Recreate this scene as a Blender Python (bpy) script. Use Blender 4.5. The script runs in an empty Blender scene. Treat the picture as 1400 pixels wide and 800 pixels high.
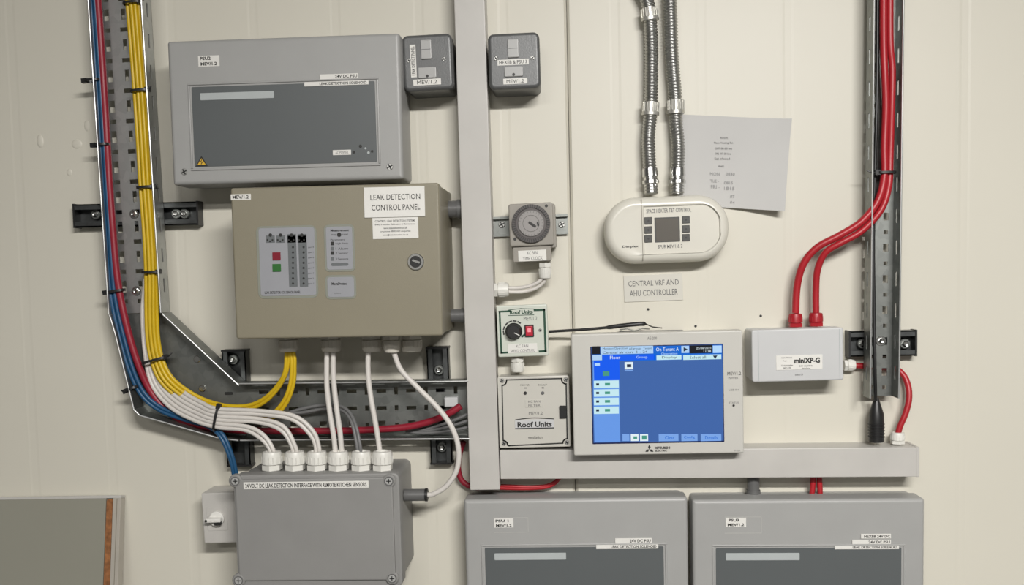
import bpy, bmesh, math, random
import numpy as np
from mathutils import Matrix, Vector
random.seed(7)
scene = bpy.context.scene
C = scene.collection

# ------------------------------------------------------------------ camera
F, PX, PY = 1300.0, 700.0, 457.4
YAW, PITCH, ROLL = -0.06047, -0.06421, 0.02284
CAM = np.array([0.0, -1.55, 1.55])
def cam_axes():
    fw = np.array([math.sin(YAW)*math.cos(PITCH), math.cos(YAW)*math.cos(PITCH), math.sin(PITCH)])
    r = np.array([math.cos(YAW), -math.sin(YAW), 0.0]); d = np.cross(fw, r)
    c, s = math.cos(ROLL), math.sin(ROLL)
    return np.array([c*r+s*d, -s*r+c*d, fw])
RC = cam_axes()
cd = bpy.data.cameras.new('camera'); cam = bpy.data.objects.new('camera', cd); C.objects.link(cam)
cd.sensor_width = 36.0; cd.lens = F*36/1400; cd.shift_y = (PY-400)/1400; cd.clip_start = 0.05
m = Matrix.Identity(4)
for i in range(3):
    m[i][0] = RC[0][i]; m[i][1] = -RC[1][i]; m[i][2] = -RC[2][i]; m[i][3] = CAM[i]
cam.matrix_world = m
scene.camera = cam
vs = scene.view_settings
vs.view_transform = 'Standard'; vs.look = 'None'; vs.gamma = 1; vs.use_curve_mapping = False
vs.exposure = 0.0

# ------------------------------------------------------------------ light
w = bpy.data.worlds.new('world'); scene.world = w; w.use_nodes = True
w.node_tree.nodes['Background'].inputs[0].default_value = (0.95, 0.97, 1.0, 1)
w.node_tree.nodes['Background'].inputs[1].default_value = 0.10
LAMPS = [((0.58, -2.25, 2.46), 1.0, 0.16, 16, 92.0), ((-0.7, -3.1, 2.46), 1.0, 0.16, 16, 18.0)]   # angled batten luminaires: place, size, tilt to the wall, watts; second one added to fill the left
for (lx, ly, lz), sx, sy, tilt_, pw in LAMPS:
    ld = bpy.data.lights.new('batten_lamp', 'AREA'); ld.shape = 'RECTANGLE'; ld.size = sx; ld.size_y = sy
    ld.energy = pw; ld.color = (1.0, 0.975, 0.945)
    lo = bpy.data.objects.new('batten_lamp', ld); C.objects.link(lo); lo.rotation_euler = (math.radians(tilt_), 0, 0)
    lo.location = (lx, ly+.012*math.sin(math.radians(tilt_)), lz-.012*math.cos(math.radians(tilt_)))

# ------------------------------------------------------------------ pixel of the photo + distance off the wall -> place in the room
def W(u, v, d=0.0):
    ray = RC.T @ np.array([(u-PX)/F, (v-PY)/F, 1.0])
    t = (-d-CAM[1])/ray[1]
    return CAM + t*ray
PXM = 1.55/F    # metres per pixel at the wall

# ------------------------------------------------------------------ materials
def mat(name, col, rough=0.5, metal=0.0, var=0.06, scale=30.0, bump=0.0, bscale=200.0, emit=None, spec=0.5, alpha=1.0, trans=0.0, coat=0.0):
    mt = bpy.data.materials.new(name); mt.use_nodes = True
    nt = mt.node_tree; b = nt.nodes['Principled BSDF']
    b.inputs['Roughness'].default_value = rough; b.inputs['Metallic'].default_value = metal
    b.inputs['Specular IOR Level'].default_value = spec
    b.inputs['Alpha'].default_value = alpha; b.inputs['Transmission Weight'].default_value = trans
    b.inputs['Coat Weight'].default_value = coat
    if emit:
        b.inputs['Emission Color'].default_value = (*emit[0], 1); b.inputs['Emission Strength'].default_value = emit[1]
    tc = nt.nodes.new('ShaderNodeTexCoord')
    if var > 0:
        nz = nt.nodes.new('ShaderNodeTexNoise'); nz.inputs['Scale'].default_value = scale; nz.inputs['Detail'].default_value = 4
        nt.links.new(tc.outputs['Object'], nz.inputs['Vector'])
        rp = nt.nodes.new('ShaderNodeValToRGB')
        rp.color_ramp.elements[0].position = 0.3; rp.color_ramp.elements[1].position = 0.7
        rp.color_ramp.elements[0].color = (*[c*(1-var) for c in col], 1)
        rp.color_ramp.elements[1].color = (*[min(1, c*(1+var)) for c in col], 1)
        nt.links.new(nz.outputs['Fac'], rp.inputs['Fac']); nt.links.new(rp.outputs['Color'], b.inputs['Base Color'])
    else:
        b.inputs['Base Color'].default_value = (*col, 1)
    if bump > 0:
        n2 = nt.nodes.new('ShaderNodeTexNoise'); n2.inputs['Scale'].default_value = bscale; n2.inputs['Detail'].default_value = 3
        nt.links.new(tc.outputs['Object'], n2.inputs['Vector'])
        bp = nt.nodes.new('ShaderNodeBump'); bp.inputs['Strength'].default_value = bump; bp.inputs['Distance'].default_value = 0.002
        nt.links.new(n2.outputs['Fac'], bp.inputs['Height']); nt.links.new(bp.outputs['Normal'], b.inputs['Normal'])
    return mt
M = {}
M['wall'] = mat('cream_wall_paint', (0.635, 0.61, 0.525), 0.45, var=0.02, scale=2.5, bump=0.03, bscale=25)
M['room'] = mat('plain_room_paint', (0.24, 0.24, 0.235), 0.7, var=0.03, scale=3)
M['floor'] = mat('grey_vinyl_floor', (0.12, 0.12, 0.115), 0.5, var=0.15, scale=8)
M['grey_box'] = mat('light_grey_enclosure_plastic', (0.345, 0.345, 0.335), 0.42, var=0.02, scale=20, bump=0.05, bscale=700)
M['jbox'] = mat('junction_box_grey_plastic', (0.245, 0.242, 0.233), 0.5, var=0.03, scale=20, bump=0.06, bscale=600)
M['dark_panel'] = mat('slate_grey_cover', (0.098, 0.108, 0.110), 0.42, var=0.02, scale=10)
M['beige'] = mat('beige_powder_coat', (0.24, 0.218, 0.158), 0.4, var=0.02, scale=15, bump=0.08, bscale=900)
M['white_plastic'] = mat('white_plastic', (0.74, 0.72, 0.67), 0.35, var=0.02, scale=20)
M['trunk'] = mat('white_upvc_trunking', (0.50, 0.485, 0.455), 0.4, var=0.05, scale=14, bump=0.02, bscale=60)
M['cream_plastic'] = mat('cream_plastic', (0.54, 0.525, 0.475), 0.35, var=0.02, scale=20)
M['bezel'] = mat('off_white_bezel', (0.53, 0.52, 0.48), 0.4, var=0.015, scale=20)
M['plaque'] = mat('pale_plaque_plastic', (0.60, 0.585, 0.525), 0.35, var=0.015, scale=20)
M['heater'] = mat('ivory_plastic', (0.68, 0.66, 0.585), 0.25, var=0.015, scale=20)
M['comms'] = mat('cool_white_plastic', (0.54, 0.545, 0.545), 0.4, var=0.02, scale=20)
M['label'] = mat('white_label', (0.72, 0.71, 0.67), 0.45, var=0.02, scale=60)
M['label_dim'] = mat('clear_label_tape', (0.46, 0.455, 0.43), 0.35, var=0.02, scale=60)
M['strip'] = mat('pale_grey_strip', (0.42, 0.45, 0.45), 0.4, var=0.02)
M['paper'] = mat('white_paper', (0.54, 0.535, 0.52), 0.8, var=0.015, scale=15)
M['ink'] = mat('black_ink', (0.018, 0.018, 0.017), 0.5, var=0)
M['ink_soft'] = mat('grey_ink', (0.13, 0.13, 0.13), 0.6, var=0)
M['pencil'] = mat('pencil_mark', (0.33, 0.33, 0.33), 0.8, var=0)
M['metalclad'] = mat('grey_metalclad_paint', (0.115, 0.118, 0.118), 0.38, metal=0.2, var=0.06, scale=40, bump=0.12, bscale=400)
M['rocker'] = mat('grey_rocker', (0.38, 0.38, 0.37), 0.35, var=0.03)
def galv(c0=(0.20, 0.21, 0.20, 1), c1=(0.26, 0.27, 0.255, 1), nm='galvanised_steel'):
    mt = mat(nm, (0.5, 0.51, 0.51), 0.42, metal=0.85, var=0)
    nt = mt.node_tree; b = nt.nodes['Principled BSDF']
    tc = nt.nodes.new('ShaderNodeTexCoord'); vo = nt.nodes.new('ShaderNodeTexVoronoi'); vo.inputs['Scale'].default_value = 90
    nt.links.new(tc.outputs['Object'], vo.inputs['Vector'])
    rp = nt.nodes.new('ShaderNodeValToRGB'); rp.color_ramp.elements[0].color = c0; rp.color_ramp.elements[1].color = c1
    nt.links.new(vo.outputs['Color'], rp.inputs['Fac']); nt.links.new(rp.outputs['Color'], b.inputs['Base Color'])
    return mt
M['galv'] = galv()
M['galv_lit'] = galv((0.40, 0.41, 0.40, 1), (0.48, 0.49, 0.475, 1), 'lit_galvanised_steel')  # same steel made paler: stronger light on the upright tray put into colour
M['galv_dark'] = mat('dull_strut_steel', (0.10, 0.105, 0.105), 0.42, metal=0.85, var=0.2, scale=60)
M['edge_highlight'] = mat('galvanised_edge_highlight', (0.55, 0.56, 0.55), 0.4, metal=0.8, var=0.04)  # paler than the trays: highlight along the flange edges painted in
M['screw'] = mat('zinc_screw', (0.45, 0.45, 0.43), 0.45, metal=0.8, var=0.05)
M['steel'] = mat('bright_steel', (0.75, 0.75, 0.73), 0.22, metal=1.0, var=0.05)
M['conduit_steel'] = mat('flexible_conduit_steel', (0.48, 0.48, 0.46), 0.36, metal=1.0, var=0.05)
M['coupling'] = mat('nickel_coupling', (0.66, 0.65, 0.60), 0.35, metal=0.75, var=0.06)
M['grey_conduit'] = mat('grey_conduit_plastic', (0.12, 0.12, 0.118), 0.35, var=0.05)
M['red'] = mat('red_cable_sheath', (0.40, 0.014, 0.022), 0.4, var=0.05, scale=40)
M['red_dk'] = mat('maroon_cable_sheath', (0.27, 0.012, 0.028), 0.42, var=0.05, scale=40)
M['blue'] = mat('blue_cable_sheath', (0.013, 0.075, 0.17), 0.4, var=0.05, scale=40)
M['yellow'] = mat('yellow_cable_sheath', (0.62, 0.42, 0.012), 0.4, var=0.04, scale=40)
M['white_cable'] = mat('white_cable_sheath', (0.64, 0.61, 0.57), 0.42, var=0.03, scale=40)
M['grey_cable'] = mat('grey_cable_sheath', (0.16, 0.16, 0.16), 0.45, var=0.05, scale=40)
M['black'] = mat('black_plastic', (0.015, 0.015, 0.015), 0.4, var=0.1)
M['gland'] = mat('white_nylon_gland', (0.70, 0.69, 0.64), 0.4, var=0.03)
M['gland_beige'] = mat('cream_nylon_gland', (0.60, 0.57, 0.50), 0.4, var=0.03)
M['red_gland'] = mat('red_nylon_gland', (0.36, 0.012, 0.02), 0.4, var=0.05)
M['tape_label'] = M['label']
M['yellow_sign'] = mat('warning_yellow', (0.65, 0.40, 0.03), 0.5, var=0)
M['sticker'] = mat('pale_lilac_sticker', (0.30, 0.305, 0.325), 0.35, var=0.02, scale=40)
M['sticker_rim'] = mat('pale_green_sticker_rim', (0.24, 0.25, 0.21), 0.35, var=0.02, scale=40)
M['bar_grey'] = mat('level_bar_grey', (0.13, 0.14, 0.145), 0.4, var=0.02)
M['red_btn'] = mat('red_indicator', (0.20, 0.012, 0.025), 0.3, var=0)
M['green_btn'] = mat('green_indicator', (0.03, 0.14, 0.03), 0.3, var=0)
M['rim'] = mat('panel_joint_shadow_line', (0.22, 0.20, 0.16), 0.5, var=0)
M['green_line'] = mat('dark_green_print', (0.008, 0.055, 0.028), 0.45, var=0)
M['mint'] = mat('pale_mint_plate', (0.58, 0.61, 0.54), 0.35, var=0.02)
M['rocker_red'] = mat('lit_red_rocker', (0.35, 0.02, 0.035), 0.25, var=0, emit=((0.5, 0.02, 0.04), 0.25))
M['neon'] = mat('rocker_neon', (0.7, 0.25, 0.28), 0.3, var=0, emit=((0.9, 0.2, 0.25), 0.4))
M['clock_body'] = mat('taupe_clock_plastic', (0.30, 0.28, 0.245), 0.35, var=0.03)
M['clock_ring'] = mat('dark_clock_ring', (0.085, 0.075, 0.072), 0.4, var=0.05)
M['clock_dial'] = mat('clock_dial_grey', (0.29, 0.275, 0.265), 0.4, var=0.03)
M['lcd_grey'] = mat('grey_display_glass', (0.13, 0.12, 0.105), 0.2, var=0.03, scale=30)
M['btn_dark'] = mat('dark_rubber_button', (0.055, 0.055, 0.05), 0.5, var=0.05)
M['board_pane'] = mat('grey_glazed_board', (0.27, 0.265, 0.22), 0.18, var=0.04, scale=2)
M['cork'] = mat('brown_cork', (0.26, 0.105, 0.035), 0.8, var=0.35, scale=120, bump=0.3, bscale=300)
M['board_frame'] = mat('greyish_frame', (0.40, 0.37, 0.32), 0.4, var=0.03)
M['diffuser'] = mat('lamp_diffuser', (0.9, 0.9, 0.88), 0.5, var=0, emit=((1, 0.96, 0.9), 3.0))
def scr(name, col, s=1.0): M[name] = mat('screen_'+name, (0.01, 0.01, 0.01), 0.3, var=0, emit=(col, s), spec=0.1)
scr('s_main', (0.045, 0.125, 0.38)); scr('s_bright', (0.0, 0.10, 0.85)); scr('s_side', (0.13, 0.31, 0.78)); scr('s_tile', (0.55, 0.80, 0.86))
scr('s_title', (0.42, 0.62, 0.86)); scr('s_btn', (0.19, 0.37, 0.78)); scr('s_black', (0.003, 0.004, 0.008)); scr('s_white', (0.75, 0.86, 0.9))
scr('s_ink', (0.01, 0.02, 0.05)); scr('s_green', (0.06, 0.30, 0.22)); scr('s_edge', (0.008, 0.012, 0.06)); scr('s_mid', (0.0, 0.13, 0.62)); scr('s_lite', (0.45, 0.68, 0.95))

# ------------------------------------------------------------------ mesh helpers   (local axes: x right, z up, d = distance out of the wall = -y)
class B:
    def __init__(s): s.v = []; s.f = []
    def add(s, vs_, fs):
        o = len(s.v); s.v += [tuple(float(c) for c in p) for p in vs_]; s.f += [tuple(i+o for i in f) for f in fs]; return s
    def box(s, x0, x1, d0, d1, z0, z1):
        vs_ = [(x, -d, z) for d in (d0, d1) for z in (z0, z1) for x in (x0, x1)]
        return s.add(vs_, [(0, 2, 3, 1), (4, 5, 7, 6), (0, 1, 5, 4), (2, 6, 7, 3), (0, 4, 6, 2), (1, 3, 7, 5)])
    def loops(s, loops, cap0=True, cap1=True):
        n = len(loops[0]); vs_ = [p for L in loops for p in L]; fs = []
        for k in range(len(loops)-1):
            for i in range(n):
                j = (i+1) % n; fs.append((k*n+i, k*n+j, (k+1)*n+j, (k+1)*n+i))
        if cap0: fs.append(tuple(range(n))[::-1])
        if cap1: fs.append(tuple((len(loops)-1)*n+i for i in range(n)))
        return s.add(vs_, fs)
    def slab(s, x0, x1, z0, z1, d0, d1, r=0.003, b=0.0015, n=5, nb=3, rs=None):
        """rounded-corner plate with a rounded front edge; rs = radii (bl, br, tr, tl)"""
        rs = rs or (r, r, r, r)
        def loop(ins, d):
            out = []
            for (cx, cz, a0, rr) in ((x0, z0, 180, rs[0]), (x1, z0, 270, rs[1]), (x1, z1, 0, rs[2]), (x0, z1, 90, rs[3])):
                q = max(rr-ins, 0.00005); sx = 1 if cx == x0 else -1; sz = 1 if cz == z0 else -1
                px, pz = cx+sx*(ins+q), cz+sz*(ins+q)
                for k in range(n+1):
                    a = math.radians(a0+90*k/n); out.append((px+q*math.cos(a), -d, pz+q*math.sin(a)))
            return out
        L = [loop(0, d0)]
        for k in range(nb+1):
            a = math.pi/2*k/nb; L.append(loop(b*(1-math.cos(a)), d1-b+b*math.sin(a)))
        g = min(.0005, (x1-x0)*.08, (z1-z0)*.08); L.append(loop(b+g, d1))
        return s.loops(L)
    def prism(s, pts, d0, d1):   # pts counter-clockwise (x,z)
        return s.loops([[(x, -d0, z) for x, z in pts], [(x, -d1, z) for x, z in pts]])
    def disc(s, cx, cz, r, d0, d1, n=20, b=0.0):
        def loop(rr, d): return [(cx+rr*math.cos(2*math.pi*k/n), -d, cz+rr*math.sin(2*math.pi*k/n)) for k in range(n)]
        L = [loop(r, d0), loop(r, d1-b)] + ([loop(r-b, d1)] if b > 0 else [])
        return s.loops(L)
    def ring(s, cx, cz, r0, r1, d0, d1, n=28):
        def loop(rr, d): return [(cx+rr*math.cos(2*math.pi*k/n), -d, cz+rr*math.sin(2*math.pi*k/n)) for k in range(n)]
        L = [loop(r0, d0), loop(r1, d0), loop(r1, d1), loop(r0, d1), loop(r0, d0)]
        return s.loops(L, False, False)
    def strip(s, pts, wd, d0, d1):   # flat ribbon along (x,z) points
        for (a, b_) in zip(pts[:-1], pts[1:]):
            a = np.array(a); b_ = np.array(b_); t = b_-a; L = np.hypot(*t)
            if L < 1e-7: continue
            t = t/L; nrm = np.array([-t[1], t[0]])*wd/2; a2 = a-t*wd/2*0.98; b2 = b_+t*wd/2*0.98
            s.prism([a2-nrm, b2-nrm, b2+nrm, a2+nrm], d0, d1)
        return s
    def tube(s, P, r, n=10, cap=True):
        """P list of 3-D points, r radius or list"""
        P = [np.array(p, float) for p in P]; k = len(P); rr = r if hasattr(r, '__len__') else [r]*k
        T = [P[min(i+1, k-1)]-P[max(i-1, 0)] for i in range(k)]; T = [t/max(np.linalg.norm(t), 1e-9) for t in T]
        up = np.array([0, -1.0, 0]) if abs(T[0][1]) < 0.9 else np.array([1.0, 0, 0])
        u = np.cross(T[0], up); u /= np.linalg.norm(u); L = []
        for i in range(k):
            u = u-T[i]*np.dot(u, T[i]); u /= np.linalg.norm(u); v_ = np.cross(T[i], u)
            L.append([P[i]+rr[i]*(math.cos(2*math.pi*j/n)*u+math.sin(2*math.pi*j/n)*v_) for j in range(n)])
        return s.loops(L, cap, cap)
    def lathe(s, base, axis, prof, n=18, flat=False):
        """prof = [(along, radius)...] about an axis from base"""
        a = np.array(axis, float); a /= np.linalg.norm(a)
        up = np.array([0, -1.0, 0]) if abs(a[1]) < 0.9 else np.array([1.0, 0, 0])
        u = np.cross(a, up); u /= np.linalg.norm(u); v_ = np.cross(a, u); base = np.array(base, float)
        return s.loops([[base+a*h+r*(math.cos(2*math.pi*(j+.5)/n)*u+math.sin(2*math.pi*(j+.5)/n)*v_) for j in range(n)] for h, r in prof])
    def holed(s, xs, zs, holes, fn, t):
        """plate on a grid of cuts with holes left open; fn(x, z, layer 0/1) -> point"""
        nx, nz = len(xs), len(zs); idx = lambda i, j, l: (l*nz+j)*nx+i
        vs_ = [fn(x, z, l) for l in (0, 1) for z in zs for x in xs]; fs = []
        def solid(i, j):
            if not (0 <= i < nx-1 and 0 <= j < nz-1): return False
            cx, cz = (xs[i]+xs[i+1])/2, (zs[j]+zs[j+1])/2
            return not any(h[0] < cx < h[1] and h[2] < cz < h[3] for h in holes)
        S = [[solid(i, j) for j in range(nz-1)] for i in range(nx-1)]
        g = lambda i, j: S[i][j] if 0 <= i < nx-1 and 0 <= j < nz-1 else False
        for i in range(nx-1):
            for j in range(nz-1):
                if not S[i][j]: continue
                q = [(i, j), (i+1, j), (i+1, j+1), (i, j+1)]
                fs.append(tuple(idx(a, b, 0) for a, b in q)[::-1]); fs.append(tuple(idx(a, b, 1) for a, b in q))
                for (p0, p1, ni, nj) in ((q[0], q[1], i, j-1), (q[1], q[2], i+1, j), (q[2], q[3], i, j+1), (q[3], q[0], i-1, j)):
                    if not g(ni, nj): fs.append((idx(*p0, 0), idx(*p1, 0), idx(*p1, 1), idx(*p0, 1)))
        return s.add(vs_, fs)
    def build(s, name, material, parent=None, smooth=35):
        me = bpy.data.meshes.new(name)
        V_ = s.v
        me.from_pydata(V_, [], s.f); me.validate()
        if smooth is not None and smooth > 0:
            bm = bmesh.new(); bm.from_mesh(me); bmesh.ops.recalc_face_normals(bm, faces=bm.faces[:]); bm.to_mesh(me); bm.free()
        me.update()
        if smooth:
            me.shade_smooth(); me.set_sharp_from_angle(angle=math.radians(smooth))
        me.materials.append(M[material] if isinstance(material, str) else material)
        o = bpy.data.objects.new(name, me); C.objects.link(o)
        if parent is not None: o.parent = parent
        return o
def tag(o, label, cat, group=None, kind=None):
    if label: o['label'] = label
    if cat: o['category'] = cat
    if group: o['group'] = group
    if kind: o['kind'] = kind
    return o
def struct(o): o['kind'] = 'structure'; return o

class Thing:
    """an Empty on the wall behind the thing; quad = corner pixels (tl,tr,br,bl) of its front, at distance d off the wall"""
    def __init__(s, name, label, cat, quad, d, group=None, tilt=None):
        q = [W(u, v, d) for u, v in quad]; tl, tr, br, bl = [np.array([p[0], p[2]]) for p in q]
        c = (tl+tr+br+bl)/4
        ang = [((b_-a), 0) for a, b_ in ((tl, tr), (bl, br))]+[((b_-a), 1) for a, b_ in ((bl, tl), (br, tr))]
        num = den = 0
        for e, vert in ang:
            L = np.hypot(*e); th = math.atan2(-e[0], e[1]) if vert else math.atan2(e[1], e[0]); num += th*L; den += L
        s.th = num/den if tilt is None else tilt
        s.w = (np.hypot(*(tr-tl))+np.hypot(*(br-bl)))/2; s.h = (np.hypot(*(tl-bl))+np.hypot(*(tr-br)))/2
        s.c = c; s.d = d
        s.o = bpy.data.objects.new(name, None); C.objects.link(s.o); s.o.empty_display_size = 0.02
        s.o.location = (c[0], 0, c[1]); s.o.rotation_euler = (0, -s.th, 0)
        tag(s.o, label, cat, group)
        s.x0, s.x1, s.z0, s.z1 = -s.w/2, s.w/2, -s.h/2, s.h/2
    def p(s, u, v, d):
        q = W(u, v, d); dx, dz = q[0]-s.c[0], q[2]-s.c[1]; c, n = math.cos(s.th), math.sin(s.th)
        return (c*dx+n*dz, -n*dx+c*dz)
    def r(s, u0, v0, u1, v1, d):     # pixel box -> local x0,x1,z0,z1
        a = s.p(u0, (v0+v1)/2, d); b_ = s.p(u1, (v0+v1)/2, d); t = s.p((u0+u1)/2, v0, d); e = s.p((u0+u1)/2, v1, d)
        return a[0], b_[0], e[1], t[1]

def text_mesh(body, x0, x1, z0, z1, d, material, parent, name='lettering', vertical=False, bold=0.0, keep=False):
    cu = bpy.data.curves.new('t', 'FONT'); cu.body = body; cu.align_x = 'CENTER'; cu.resolution_u = 2; cu.space_line = 1.05; cu.offset = bold; cu.fill_mode = 'FRONT'
    ob = bpy.data.objects.new('t', cu); C.objects.link(ob)
    dg = bpy.context.evaluated_depsgraph_get(); me0 = bpy.data.meshes.new_from_object(ob.evaluated_get(dg))
    co = np.array([v.co[:2] for v in me0.vertices]); fs = [tuple(p.vertices) for p in me0.polygons]
    bpy.data.objects.remove(ob); bpy.data.curves.remove(cu); bpy.data.meshes.remove(me0)
    if vertical: co = np.stack([-co[:, 1], co[:, 0]], 1)
    lo, hi = co.min(0), co.max(0); sc = np.array([(x1-x0)/(hi[0]-lo[0]), (z1-z0)/(hi[1]-lo[1])])
    if keep: sc[:] = sc.min()
    cc = (lo+hi)/2; q = (co-cc)*sc+np.array([(x0+x1)/2, (z0+z1)/2])
    b = B(); b.add([(x, -d, z) for x, z in q], fs)
    return b.build(name, material, parent, 0)
def T_text(t, body, u0, v0, u1, v1, d, material='ink', parent=None, **k):
    x0, x1, z0, z1 = t.r(u0, v0, u1, v1, d)
    return text_mesh(body, x0, x1, z0, z1, d+0.0004, material, parent or t.o, **k)
def T_label(t, u0, v0, u1, v1, d, lines=None, material='label', th=0.0006, name='label_plate', parent=None, pad=0.12, r=0.0006, ink='ink', bold=0.02, vertical=False):
    x0, x1, z0, z1 = t.r(u0, v0, u1, v1, d)
    o = B().slab(x0, x1, z0, z1, d-0.0003, d+th, r, min(0.0003, th/2), n=3, nb=1).build(name, material, parent or t.o)
    if lines:
        n = len(lines); H = (z1-z0)/n; pw = (x1-x0)
        for i, ln in enumerate(lines):
            ln, a, b_ = ln if isinstance(ln, tuple) else (ln, pad/2, 1-pad/2)
            if vertical: text_mesh(ln, x0+pw*.2, x1-pw*.2, z0+(z1-z0)*.06, z1-(z1-z0)*.06, d+th+0.0003, ink, o, vertical=True, bold=bold)
            else: text_mesh(ln, x0+pw*a, x0+pw*b_, z1-H*(i+1)+H*.2, z1-H*i-H*.2, d+th+0.0003, ink, o, bold=bold)
    return o
def screw(t, u, v, d, r=0.004, name='screw', material='screw', slot=True, parent=None):
    x, z = t.p(u, v, d)
    o = B().disc(x, z, r, d-0.002, d+0.0012, 14, 0.0006).build(name, material, parent or t.o)
    if slot:
        B().strip([(x-r*.6, z-r*.3), (x+r*.6, z+r*.3)], r*.35, d+0.0011, d+0.0015).strip([(x+r*.3, z-r*.6), (x-r*.3, z+r*.6)], r*.35, d+0.0011, d+0.0015).build('screw_slot', 'ink', o)
    return o
def catmull(pts, step=0.006):
    P = [np.array(p, float) for p in pts]; P = [2*P[0]-P[1]]+P+[2*P[-1]-P[-2]]; out = []
    for i in range(1, len(P)-2):
        p0, p1, p2, p3 = P[i-1:i+3]; n = max(2, int(np.linalg.norm(p2-p1)/step))
        for k in range(n):
            t = k/n; out.append(0.5*((2*p1)+(p2-p0)*t+(2*p0-5*p1+4*p2-p3)*t*t+(3*p1-p0-3*p2+p3)*t**3))
    out.append(P[-2]); return out
def cable(name, pts, rpx, material, label, cat='cable', group=None, n=10):
    """pts: (u, v, d) pixel + distance off the wall"""
    P = [W(u, v, d) for u, v, d in pts]
    o = B().tube(catmull(P), rpx*PXM*0.955, n).build(name, material, None, 60)
    return tag(o, label, cat, group)
def gland(u, v, d, axis, label, material='gland', size=1.0, L=1.0, base_rel=0.0, cat='cable gland', group=None):
    """cable gland: locknut, hexagon, ribbed dome nut. (u,v,d) is the entry face"""
    p = W(u, v, d); e = bpy.data.objects.new('cable_gland', None); C.objects.link(e); e.empty_display_size = .01; e.location = p
    s = size*0.0165
    B().lathe((0, 0, 0), axis, [(0, s*.80), (0, s), (0.008*L, s), (0.0085*L, s*.94)], 6).build('hexagon_body', material, e, 20)
    pr = [(0.008*L, s*.80), (0.0095*L, s*.80), (0.0096*L, s*.98), (0.0245*L, s*.97), (0.0285*L, s*.88), (0.0295*L, s*.60), (0.026*L, s*.45)]
    B().lathe((0, 0, 0), axis, pr, 20).build('dome_nut', material, e, 40)
    b = B(); a = np.array(axis, float); a /= np.linalg.norm(a); up = np.array([0, -1., 0]); u_ = np.cross(a, up); u_ /= np.linalg.norm(u_); v_ = np.cross(a, u_)
    for k in range(16):
        an = 2*math.pi*k/16; q = (math.cos(an)*u_+math.sin(an)*v_)*s*.955
        b.tube([q+a*0.011*L, q+a*0.0215*L], s*.06, 5)
    b.build('grip_ribs', material, e, 60)
    return tag(e, label, cat, group)
def tie(u, v, d, halfpx, hd, ang, label, head=-1, tail=0.0, head_px=None):
    """cable tie: flat band round a bundle; ang = direction of the cables (deg from down, clockwise to the right)"""
    c = W(u, v, d); al = math.radians(ang); t = np.array([math.sin(al), 0, -math.cos(al)]); a = np.array([math.cos(al), 0, math.sin(al)]); y = np.array([0, -1.0, 0])
    hw = halfpx*PXM*.95; e = bpy.data.objects.new('cable_tie', None); C.objects.link(e); e.location = c; e.empty_display_size = .01
    n = 24; L = []
    for wv, th in ((-1, 0), (1, 0), (1, 1), (-1, 1), (-1, 0)):
        L.append([a*(hw+0.0013*th)*math.copysign(abs(math.cos(2*math.pi*k/n))**.7, math.cos(2*math.pi*k/n))+y*(hd+.0013*th)*math.copysign(abs(math.sin(2*math.pi*k/n))**.7, math.sin(2*math.pi*k/n))+t*wv*0.0019 for k in range(n)])
    B().loops(L, False, False).build('band', 'black', e, 40)
    h = a*head*hw; hb = B()
    hs = [h+a*sx*0.0042+t*sz*0.0036+y*(hd*.35+sy) for sy in (-.003, .004) for sz in (-1, 1) for sx in (-1, 1)]
    hb.add(hs, [(0, 2, 3, 1), (4, 5, 7, 6), (0, 1, 5, 4), (2, 6, 7, 3), (0, 4, 6, 2), (1, 3, 7, 5)]).build('head', 'black', e, 0)
    if tail:
        q = h+y*(hd*.35+.001); B().tube([q, q+a*head*tail*.6+y*.002, q+a*head*tail+t*-.004], 0.0012, 6).build('tail', 'black', e)
    return tag(e, label, 'cable tie', 'black cable ties')

# ================================================================== the room
XL, XR, YB, ZC = -2.6, 2.6, -3.8, 2.57
core = struct(B().box(XL, XR, -0.06, -0.012, 0, ZC).build('wall_back', 'wall', None, 0))
jm = W(779, 250)[0]
jr = jm+.83; jl = jm-.83-.30
def wall_panel(x0, x1):
    prof = [(x0+0.0008, 0.012), (x0+0.0008, 0.004), (x0+0.0045, 0.0)]
    n = int((x1-x0-0.03)/0.136)
    for k in range(0, n+1):
        c = x0+0.076+0.136*k
        if c > x1-.03: break
        prof += [(c-0.009, 0), (c-0.005, 0.00028), (c+0.005, 0.00028), (c+0.009, 0)]
    prof += [(x1-0.0045, 0), (x1-0.0008, 0.004), (x1-0.0008, 0.012)]
    b = B(); k = len(prof)
    b.add([(x, y, z) for z in (0, ZC) for x, y in prof], [(i, i+1, k+i+1, k+i) for i in range(k-1)])
    return b.build('wall_panel', 'wall', core, 0)
for a, b_ in ((XL, jl), (jl, jm), (jm, jr), (jr, XR)): wall_panel(a, b_)
def blister(u, v, rx, rz, h):
    p = W(u, v); n = 14; L = []
    for k in range(5):
        q = math.cos(math.pi/2*k/4.2); hh = h*math.sin(math.pi/2*k/4)
        L.append([(p[0]+rx*q*math.cos(2*math.pi*j/n), -hh, p[2]+rz*q*math.sin(2*math.pi*j/n)) for j in range(n)])
    return B().loops(L).build('dent', 'wall', core, 80)
blister(55, 193, .006, .011, .0016); blister(105, 197, .009, .008, .0012); blister(119, 172, .005, .009, .0012); blister(95, 236, .005, .006, .001)
for u, v in ((886, 423), (1040, 432), (951, 446)):
    p = W(u, v); B().disc(p[0], p[2], .0021, -.001, .0006, 10).build('screw_hole', 'ink', core)
struct(B().box(XL, XR, -YB, -0.06, -0.05, 0) .build('floor', 'floor', None, 0)) if False else None
def room_slab(name, x0, x1, y0, y1, z0, z1, m_): return struct(B().box(x0, x1, -y1, -y0, z0, z1).build(name, m_, None, 0))
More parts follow.
